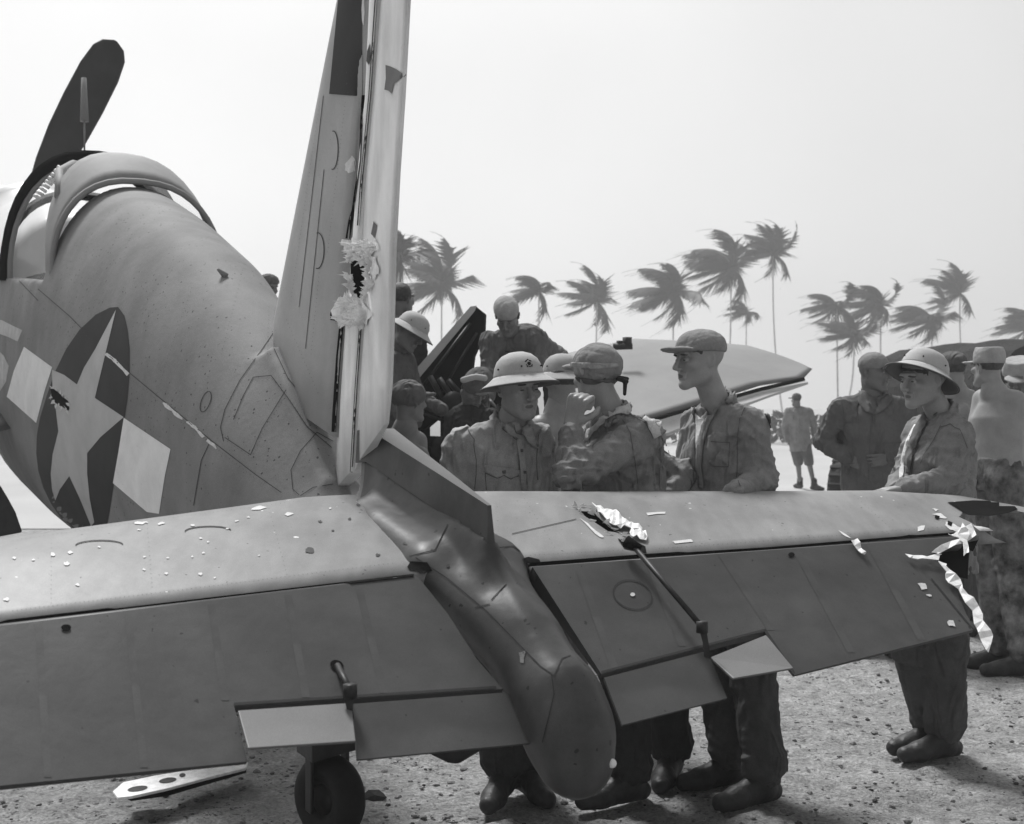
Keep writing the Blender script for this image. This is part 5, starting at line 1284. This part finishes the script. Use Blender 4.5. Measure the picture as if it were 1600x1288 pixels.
f.cone(P(966, 592, 4.78), P(979, 596, 4.78), .010, .009, .004); f.cone(P(977, 597, 4.78), P(976, 616, 4.78), .009, .007, .004); f.cone(P(968, 590, 4.80), P(980, 592, 4.83), .008, .008, .004)
V, F = f.mesh(); mk('goggles', V, F, M['rubber'], ho)
# --- the tall man in the peaked cap
C_ = person('tall man in profile, peaked cap, open jacket over white undershirt, hand on the tailplane', 4.97,
  dict(head=(1090, 562, 0), neck=(1122, 636, .04), sl=(1090, 664, .20), sr=(1172, 664, -.10), el=(1078, 760, .12), wl=(1085, 810, -.10), er=(1190, 752, -.10), wr=(1150, 771, -.32),
       pel=(1145, 850, .05), hl=(1128, 858, .12), hr=(1168, 858, -.02), kl=(1122, 1030, .06), kr=(1175, 1040, -.10), anl=(1140, 1190, .0), anr=(1192, 1225, -.22), toel=(1090, 1215, -.05), toer=(1155, 1262, -.28)),
  (-.90, -.40, -.10), tops='denim', legs='ltrous', hat='visor', hatm='cap', skin='skin', smile=1, hat_tilt=8, head_s=.99, loose=.018,
  hands=[('wr', (-.75, -.35, -.12), (0, 0, -1), -1, dict(curl=(.2, .3, .25)))],
  patches=[('undershirt', [(1088, 646), (1095, 654), (1104, 643), (1100, 667), (1094, 689), (1090, 712), (1088, 690), (1089, 665)], 'undersh', .004),
           ('jacket_front', [(1117, 634), (1124, 640), (1110, 665), (1100, 700), (1098, 730), (1102, 762), (1094, 762), (1090, 730), (1091, 700), (1099, 667)], 'denim', .010), ('front_seam', [(1117, 636), (1099, 668), (1091, 702), (1090, 730), (1094, 762)], 'seam', 0),
           ('front_seam', [(1084, 645), (1087, 672), (1087, 714), (1083, 755)], 'seam', 0), ('arm_seam', [(1168, 632), (1156, 655), (1153, 700), (1150, 745), (1156, 760)], 'seam', 0),
           ('collar_wing', [(1128, 590), (1140, 580), (1149, 602), (1141, 630), (1117, 636), (1126, 612)], 'denim', .012), ('collar_wing', [(1077, 636), (1089, 614), (1093, 622), (1087, 648)], 'denim', .012),
           ('pocket_seam', [(1112, 690), (1140, 692), (1139, 730), (1112, 728)], 'seam', 0),
           ('braid', [(1176, 618), (1192, 634), (1203, 655), (1209, 680), (1205, 681), (1199, 658), (1188, 638), (1174, 622)], 'black', .006)])
# --- the man in the pith helmet leaning on the tip
P_ = person('man in tilted pith helmet and open jacket leaning on the torn tailplane tip', 5.38,
  dict(head=(1440, 594, 0), neck=(1472, 652, .04), sl=(1440, 676, .18), sr=(1495, 678, -.12), el=(1418, 740, .10), wl=(1398, 770, -.05), er=(1482, 752, -.16), wr=(1415, 763, -.30),
       pel=(1468, 850, .04), hl=(1452, 858, .1), hr=(1478, 858, -.03), kl=(1425, 1010, .02), kr=(1478, 1010, -.06), anl=(1455, 1130, .1), anr=(1476, 1150, -.02), toel=(1420, 1150, .05), toer=(1405, 1172, -.10)),
  (-.88, -.42, -.14), tops='denim', legs='ltrous', hat='pith', hatm='helmet', skin='skin', hat_tilt=31, loose=.016,
  hands=[('wr', (-.9, -.15, -.10), (0, 0, -1), -1, dict(curl=(.15, .25, .25)))],
  patches=[('lapel', [(1448, 642), (1482, 622), (1488, 626), (1470, 645), (1453, 656), (1440, 680), (1430, 706), (1423, 742), (1414, 742), (1418, 706), (1430, 672)], 'dutil', .010),
           ('undershirt', [(1436, 664), (1422, 690), (1415, 720), (1411, 746), (1404, 748), (1409, 718), (1416, 690), (1430, 664)], 'undersh', .004), ('front_seam', [(1453, 657), (1440, 681), (1430, 707), (1424, 741)], 'seam', 0),
           ('front_seam', [(1448, 640), (1430, 668), (1417, 690), (1409, 718), (1404, 745)], 'seam', 0), ('arm_seam', [(1471, 665), (1460, 688), (1444, 712), (1438, 724)], 'seam', 0), ('shoulder_seam', [(1470, 668), (1485, 664), (1500, 672), (1510, 700)], 'seam', 0)])
# --- man with hands on hips
M_ = person('man in dark jacket standing with both hands on his hips, head turned right', 7.7,
  dict(head=(1366, 582, 0), neck=(1362, 616, .03), sl=(1312, 640, 0), sr=(1412, 640, .0), el=(1287, 690, .1), wl=(1322, 716, -.06), er=(1432, 682, .1), wr=(1392, 716, -.1),
       pel=(1362, 750, .03), hl=(1345, 756, 0), hr=(1380, 756, 0), kl=(1342, 880, 0), kr=(1385, 880, 0), anl=(1340, 1000, 0), anr=(1388, 1000, 0), toel=(1330, 1020, -.2), toer=(1395, 1020, -.2)),
  (.75, -.62, -.12), tops='dutil', legs='dutil', hat='soft', hatm='cap', skin='skind', detail=1, loose=.018, body_s=1.04, smile=1,
  hands=[('wl', (.7, -.2, -.3), (-.2, .9, 0), 1, dict(curl=(.5, .5, .4))), ('wr', (-.8, -.3, -.1), (.2, .9, 0), -1, dict(curl=(.5, .5, .4)))],
  patches=[('lapel', [(1344, 612), (1352, 618), (1366, 650), (1352, 645), (1340, 630)], 'dutil', .012), ('lapel_wing', [(1390, 612), (1394, 626), (1380, 644), (1366, 650), (1374, 630)], 'dutil', .012), ('front_seam', [(1362, 650), (1359, 690), (1358, 762)], 'seam', 0),
           ('pocket_seam', [(1380, 692), (1408, 692), (1407, 722), (1382, 720), (1380, 692)], 'seam', 0), ('pocket_seam', [(1316, 724), (1345, 724), (1345, 752), (1316, 750), (1316, 724)], 'seam', 0), ('pocket_seam', [(1320, 660), (1346, 660)], 'seam', 0), ('arm_seam', [(1316, 630), (1320, 660), (1318, 690)], 'seam', 0)])
# --- bare backed men on the right
S_ = person('bare backed man in pale cap and baggy camouflage trousers with folded arms', 7.3,
  dict(head=(1543, 574, 0), neck=(1552, 608, -.02), sl=(1536, 624, .12), sr=(1586, 626, -.10), er=(1600, 690, -.02), wr=(1590, 672, .22), el=(1520, 686, .10), wl=(1535, 676, .34),
       pel=(1558, 745, -.02), hl=(1548, 755, .12), hr=(1572, 755, -.1), kl=(1548, 880, .05), kr=(1580, 880, -.1), anl=(1562, 1010, -.1), anr=(1600, 1020, -.3), toel=(1520, 1030, -.1), toer=(1590, 1045, -.3)),
  (-.45, .88, 0), bare=True, legs='camo', hat='utility', hatm='caplt', skin='skin', detail=1, body_s=1.05)
S2 = person('shirtless man in dark cap half hidden behind the tilted pith helmet', 8.4,
  dict(head=(1489, 578, 0), neck=(1494, 606, .0), sl=(1478, 624, 0), sr=(1530, 626, .1), el=(1470, 690, .1), wl=(1480, 740, 0), er=(1538, 690, .1), wr=(1530, 740, 0),
       pel=(1502, 740, 0), hl=(1490, 750, 0), hr=(1516, 750, 0), kl=(1490, 860, 0), kr=(1516, 860, 0), anl=(1490, 970, 0), anr=(1516, 970, 0), toel=(1480, 980, -.2), toer=(1520, 980, -.2)),
  (.5, .8, 0), bare=True, legs='dutil', hat='soft', hatm='capdk', skin='skin', detail=1)
S3 = person('man in light cap and dark shirt cut off by the right picture edge', 7.9,
  dict(head=(1594, 590, 0), neck=(1606, 622, .03), sl=(1588, 645, .12), sr=(1640, 645, -.05), el=(1588, 700, .1), wl=(1600, 745, 0), er=(1650, 700, 0), wr=(1630, 750, 0),
       pel=(1615, 745, 0), hl=(1602, 752, 0), hr=(1630, 752, 0), kl=(1600, 870, 0), kr=(1630, 870, 0), anl=(1600, 990, 0), anr=(1630, 990, 0), toel=(1590, 1000, -.2), toer=(1640, 1000, -.2)),
  (-.6, -.7, -.4), tops='black', legs='dutil', hat='utility', hatm='caplt', skin='skind', detail=1)
# --- man walking away on the strip
W_ = person('distant man in shirt and shorts walking away over the bright airstrip', 22.8,
  dict(head=(1244, 625, 0), neck=(1246, 637, 0), sl=(1232, 643, 0), sr=(1264, 643, 0), el=(1226, 665, .05), wl=(1229, 688, 0), er=(1272, 665, .05), wr=(1273, 686, 0),
       pel=(1250, 694, 0), hl=(1243, 696, 0), hr=(1258, 696, 0), kl=(1247, 722, .1), kr=(1264, 722, -.1), anl=(1250, 755, .3), anr=(1272, 752, -.2), toel=(1246, 760, .4), toer=(1280, 758, -.3)),
  (-.5, .85, 0), tops='denim', legs='cap' if False else 'dutil', hat='visor', hatm='capdk', skin='skind', detail=0, shorts=True, loose=.03)
# --- men busy about the wing
K_ = person('man in pale soft cap crouching on the wing, bent forward over the open panel', 8.3,
  dict(head=(792, 494, -.1), neck=(800, 524, .05), sl=(764, 534, .05), sr=(838, 530, .05), el=(766, 580, -.05), wl=(762, 622, -.25), er=(845, 575, -.05), wr=(815, 612, -.2),
       pel=(846, 566, .50), hl=(828, 566, .45), hr=(866, 562, .5), kl=(818, 598, .05), kr=(868, 596, .10), anl=(850, 610, .55), anr=(880, 610, .6), toel=(848, 620, .3), toer=(884, 620, .4)),
  (-.12, -.72, -.68), tops='dutil', legs='dutil', hat='soft', hatm='caplt', skin='skind', detail=1, loose=.028, body_s=.95, no_legs=False,
  hands=[('wl', (0, -.3, -1), (1, 0, 0), 1, {})])
H_ = person('man in pale pith helmet stooping beside the rudder, in front of the raised panel', 8.1,
  dict(head=(640, 520, 0), neck=(622, 548, .08), sl=(600, 570, -.05), sr=(634, 566, .15), el=(606, 640, -.1), wl=(650, 660, -.2), er=(650, 620, .1), wr=(690, 640, .0),
       pel=(590, 690, .1), hl=(585, 700, 0), hr=(600, 700, .1), kl=(590, 820, 0), kr=(605, 820, 0), anl=(590, 930, 0), anr=(605, 930, 0), toel=(600, 950, 0), toer=(620, 950, 0)),
  (.78, -.42, -.46), tops='dutil', legs='dutil', hat='pith', hatm='helmet', skin='skind', detail=1, head_s=1.02, roll=14)
D_ = person('dark haired man without a hat partly hidden behind the rudder', 8.9,
  dict(head=(628, 468, 0), neck=(622, 496, 0), sl=(600, 515, 0), sr=(650, 512, 0), el=(596, 570, 0), wl=(600, 620, 0), er=(656, 570, 0), wr=(650, 600, 0),
       pel=(615, 620, .1), hl=(605, 628, 0), hr=(630, 628, 0), kl=(605, 740, 0), kr=(630, 740, 0), anl=(605, 850, 0), anr=(630, 850, 0), toel=(600, 860, -.2), toer=(640, 860, -.2)),
  (.6, .7, 0), tops='black', legs='black', hat=None, skin='skind', detail=1)
E_ = person('shirtless man in a round dark cap with his back to us, low behind the tail', 7.1,
  dict(head=(640, 628, 0), neck=(634, 664, 0), sl=(602, 692, 0), sr=(652, 690, .1), el=(596, 750, 0), wl=(620, 800, -.1), er=(660, 750, .1), wr=(640, 800, 0),
       pel=(622, 800, 0), hl=(612, 806, 0), hr=(640, 806, 0), kl=(615, 860, -.2), kr=(640, 860, -.2), anl=(615, 960, 0), anr=(640, 960, 0), toel=(600, 980, -.2), toer=(650, 980, -.2)),
  (.72, .6, 0), bare=True, legs='black', hat='wrap', hatm='capdk', skin='skind', detail=1)
G_ = person('man with pale goggles pushed up on his head, bent low in the shade', 7.8,
  dict(head=(742, 606, 0), neck=(735, 634, .05), sl=(712, 655, .0), sr=(770, 655, .1), el=(706, 710, 0), wl=(700, 750, 0), er=(776, 710, .1), wr=(770, 750, 0),
       pel=(738, 760, 0), hl=(725, 765, 0), hr=(755, 765, 0), kl=(725, 860, 0), kr=(755, 860, 0), anl=(725, 960, 0), anr=(755, 960, 0), toel=(720, 970, -.2), toer=(760, 970, -.2)),
  (.35, -.5, -.75), tops='black', legs='black', hat='soft', hatm='capdk', skin='skind', detail=1)
f = Fld(np.array(P(740, 592, 7.62))-.16, np.array(P(740, 592, 7.62))+.16, .006)
for a, b_ in (((724, 594), (738, 590)), ((744, 589), (757, 591))): f.cone(P(*a, 7.66), P(*b_, 7.66), .020, .020, .01)
V, F = f.mesh(); mk('goggles', V, F, M['helmet'], G_[1])
Q_ = person('bare backed man in a pale sun hat between the two nearest men', 5.9,
  dict(head=(878, 596, 0), neck=(872, 640, 0), sl=(846, 668, -.1), sr=(905, 664, .15), el=(846, 745, -.1), wl=(850, 800, -.1), er=(915, 740, .1), wr=(905, 800, .1),
       pel=(872, 810, 0), hl=(860, 815, 0), hr=(890, 815, 0), kl=(860, 960, 0), kr=(890, 960, 0), anl=(860, 1080, 0), anr=(890, 1080, 0), toel=(850, 1100, -.2), toer=(900, 1100, -.2)),
  (-.4, .85, 0), bare=True, legs='dutil', hat='pith', hatm='helmetd', skin='skin', detail=1, head_s=.95)
F_ = person('far man whose capped head shows above the fuselage just left of the tail fin', 11.2,
  dict(head=(419, 450, 0), neck=(415, 470, 0), sl=(385, 490, 0), sr=(445, 488, 0), el=(382, 530, 0), wl=(390, 560, 0), er=(450, 530, 0), wr=(440, 560, 0),
       pel=(415, 570, 0), hl=(405, 575, 0), hr=(425, 575, 0), kl=(405, 650, 0), kr=(425, 650, 0), anl=(405, 700, 0), anr=(425, 700, 0), toel=(405, 710, -.2), toer=(425, 710, -.2)),
  (.7, -.6, -.2), tops='dutil', legs='dutil', hat='soft', hatm='capdk', skin='skind', detail=1)
# ------------------------------------------------------------------ palms, truck, debris
def palm(x, y, D, size, seed, wind=(-.5, 0, .15), lab=''):
    r = random.Random(seed); c = P(x, y, D); root = thing('palm_tree', lab, 'palm tree', Vector((c.x, c.y, 0)), 'coconut palms beyond the airstrip')
    lean = r.uniform(-.6, .6); base = Vector((c.x+lean*2.0, D, -.3))
    pts = [base.lerp(c, t)+Vector((lean*-1.2*math.sin(t*math.pi)*.6, 0, 0)) for t in [i/8 for i in range(9)]]
    V, F = tube(pts, .085, 7, .05); mk('trunk', V, F, M['trunk'], root)
    V, F = [], []; L0 = size/FP*D*1.2; n = r.randint(13, 21)
    for k in range(n):
        az = 2*math.pi*k/n+r.uniform(-.2, .2); el = r.choice([r.uniform(.7, 1.3), r.uniform(.1, .6), r.uniform(-.7, 0)])
        d = Vector((math.cos(az)*math.cos(el), math.sin(az)*math.cos(el)*.9, math.sin(el))); ln = L0*r.uniform(.75, 1.15); p = c.copy(); N = 11
        w_ = Vector(wind); prev = p.copy(); cps = [p.copy()]
        for i in range(N):
            t = i/N; d = (d+w_*.26*(1+t)+Vector((0, 0, -.17*(.5+t)))).normalized(); p = p+d*ln/N; cps.append(p.copy())
        for i in range(1, len(cps)):
            t = i/N; a, b = cps[i-1], cps[i]; dd = (b-a).normalized(); sd_ = dd.cross(Vector((0, 0, 1)))
            if sd_.length < .1: sd_ = Vector((1, 0, 0))
            sd_.normalize(); k0 = len(V); rr_ = .08*(1-t*.7); V += [a-sd_*rr_, a+sd_*rr_, b+sd_*rr_, b-sd_*rr_]; F.append((k0, k0+1, k0+2, k0+3))
            ll = ln*.34*math.sin(min(1, t*1.15+.12)*math.pi)**.6+.08
            for s_ in (-1, 1):
                for j in range(3):
                    q = a.lerp(b, j/3); tip = q+(sd_*s_*.8*r.uniform(.5, 1)+dd*.75+Vector((0, 0, -.55))+w_*.35).normalized()*ll*r.uniform(.7, 1.15); wv = dd*ln/N*.32
                    k0 = len(V); V += [q-wv, q+wv, tip]; F.append((k0, k0+1, k0+2))
    mk('crown', V, F, M['frond'], root, False)
PL = [(690, 446, 92, 92, 'palm with a broad ragged crown just right of the rudder, above the pale wing door'), (622, 400, 70, 96, 'palm crown half hidden by the right edge of the rudder'), (842, 455, 88, 66, 'palm with one tall upright frond right of the crouching man'),
      (932, 470, 95, 74, 'palm with thin spidery fronds above the strapped cap'), (1052, 456, 90, 82, 'dense bushy palm left of the peaked cap'), (1142, 418, 96, 88, 'tall palm with drooping fronds directly above the peaked cap'),
      (1208, 396, 98, 62, 'highest palm, a compact dark crown right of the peaked cap'), (1166, 488, 110, 36, 'smallest palm, a short tuft low behind the peaked cap'), (1308, 478, 92, 62, 'slim palm left of the pair above the man with hands on hips'),
      (1334, 524, 86, 64, 'low palm directly above the man with hands on hips'), (1376, 476, 90, 66, 'windswept palm right above the left brim of the tilted helmet'), (1456, 500, 92, 66, 'palm rising right behind the tilted pith helmet'),
      (1500, 458, 96, 62, 'tall thin palm above the truck roof'), (1612, 512, 92, 64, 'palm cut off by the right edge of the picture')]
for i, (x, y, D, sz, lb) in enumerate(PL): palm(x, y, D, sz, 40+i, (-.8, 0, .1) if i % 3 else (-.5, .2, .3), lb)
# truck
tr = thing('cargo_truck', 'dark army truck with a rounded canvas cover parked behind the men at the right', 'truck', (P(1590, 640, 19).x, 19.5, 0))
tc_ = Vector((P(1590, 640, 19).x, 19.5, 0)); tdx = Vector((-.25, .968, 0)); tdy = Vector((.968, .25, 0))
def TB(x, y, z): return tc_+tdx*x+tdy*y+UP*z
rows = []
for x in [-1.15, -.6, 0, .6, 1.2, 1.9, 2.6]:
    rows.append([TB(x, math.cos(R_(a))*1.05, 1.75+.85*(math.sin(R_(a)) if a not in (0, 180) else -.6)+(.04 if abs(x*10) % 12 < 1 else 0)) for a in (0, 8, 25, 50, 75, 90, 105, 130, 155, 172, 180)])
V, F = shell(rows); F = F+[tuple(range(11)), tuple((len(rows)-1)*11+k for k in range(11))]
mk('canvas_cover', V, F, M['canvas'], tr, False)
for nm, c, a, b_, c2 in (('cargo_bed', (.7, 0, 1.0), 1.9, 1.05, .28), ('cab', (-1.75, 0, 1.35), .6, .95, .55), ('bonnet', (-2.9, 0, 1.15), .6, .5, .35), ('bumper', (-3.6, 0, .7), .05, .95, .1), ('chassis', (-.5, 0, .65), 3.0, .4, .1)):
    V, F = box(TB(*c), tdx*a, tdy*b_, UP*c2); o = mk(nm, V, F, M['olive'], tr, False); bevel(o, .05)
V, F = box(TB(-1.75, 0, 2.0), tdx*.55, tdy*.9, UP*.14); o = mk('cab_roof', V, F, M['canvas'], tr, False); bevel(o, .06)
for x in (-2.9, .2, 1.4):
    for y in (-.95, .95):
        wh = bpy.data.objects.new('wheel', None); C.objects.link(wh); wh.parent = tr; c = TB(x, y, .45); wh.location = c-tr.location
        V, F = torus(c, tdy, .34, .12, 26, 10); mk('tyre', V, F, M['rubber'], wh)
        vf = [tube([c+(tdx*math.cos(a)+UP*math.sin(a))*.42-tdy*.12, c+(tdx*math.cos(a)+UP*math.sin(a))*.42+tdy*.12], .035, 4) for a in [2*math.pi*k/18 for k in range(18)]]
        mk('tread_lugs', *join(*vf), M['rubber'], wh, False); V, F = tube([c-tdy*.1, c+tdy*.1], .2, 16); mk('wheel_hub', V, F, M['olive'], wh)
# spare tyre / jeep wheel seen left of the man's hip
sp_ = thing('spare_tyre', 'dark lugged tyre standing upright behind the man with hands on his hips', 'tyre', Vector((P(1322, 740, 15.5).x, 15.5, 0)))
c = Vector((P(1322, 740, 15.5).x, 15.5, .47)); ax = Vector((.85, -.5, 0)).normalized(); e1 = ax.cross(UP)
V, F = torus(c, ax, .34, .13, 30, 12); mk('tyre', V, F, M['rubber'], sp_)
vf = [tube([c+(e1*math.cos(a)+UP*math.sin(a))*.455-ax*.11, c+(e1*math.cos(a)+UP*math.sin(a))*.455+ax*.11], .028, 4) for a in [2*math.pi*k/24 for k in range(24)]]
mk('tread_lugs', *join(*vf), M['rubber'], sp_, False)
V, F = tube([c-ax*.09, c+ax*.09], .21, 16); mk('wheel_hub', V, F, M['olive'], sp_)
# fallen panel under the tailplane
gp_ = Vector((0, 0, 0.0)); up_ = Vector((0, 0, 1))
def GP(x, y, z=0.0): return onplane(x, y, Vector((0, 0, z)), UP)
pn = [(176, 1236), (192, 1222), (240, 1212), (300, 1202), (350, 1194), (372, 1196), (388, 1190), (384, 1200), (320, 1216), (260, 1232), (205, 1244), (184, 1246)]
top = [GP(x, y, .10) for x, y in pn]; bot = [p-UP*.012 for p in top]
V, F = prism(top, bot); fp = mk('fallen_panel', V, F, M['alu'], None, False); bevel(fp, .004)
tag(fp, 'pale torn aluminium panel lying propped on the sand under the left tailplane', 'wreckage')
q = [(188, 1244), (205, 1246), (262, 1234), (322, 1218), (384, 1202), (384, 1208), (330, 1224), (262, 1244), (205, 1252)]
V, F = prism([GP(x, y, .085) for x, y in q[:5]]+[GP(x, y, .02) for x, y in q[5:]][::1], [GP(x, y, .085)-Vector((0, -.01, 0)) for x, y in q[:5]]+[GP(x, y, .02)-Vector((0, -.01, 0)) for x, y in q[5:]])
mk('folded_flange', V, F, M['dark'], fp, False)
ft = bvh(fp)
for x, y, a, b_ in ((215, 1233, 16, 4), (262, 1220, 14, 4), (285, 1212, 5, 3)): decal('lightening_hole', ell2(x, y, a, b_, -.15, 12), ft, M['steel'], fp, .002, 5)
V, F = rocks(1, lambda r: (GP(583, 1242).x, GP(583, 1242).y), .05, .0501, 3); st = mk('rock', V, F, M['stoned'], None, False); tag(st, 'single dark square rock on the sand right of the tail wheel', 'rock')
# drifting air that pales the far palms
m = bpy.data.materials.new('sea_haze'); m.use_nodes = True; t, nd = NT(m); t.nodes.clear()
out = nd('ShaderNodeOutputMaterial'); vp = nd('ShaderNodeVolumePrincipled'); vp.inputs['Color'].default_value = g4(.95); vp.inputs['Density'].default_value = .0036
t.links.new(vp.outputs[0], out.inputs['Volume'])
V, F = box((0, 80, 8.5), Vector((200, 0, 0)), Vector((0, 92, 0)), Vector((0, 0, 10)))
HAZE = True
if HAZE:
    o = mk('haze', V, F, m, None, False); o['kind'] = 'stuff'
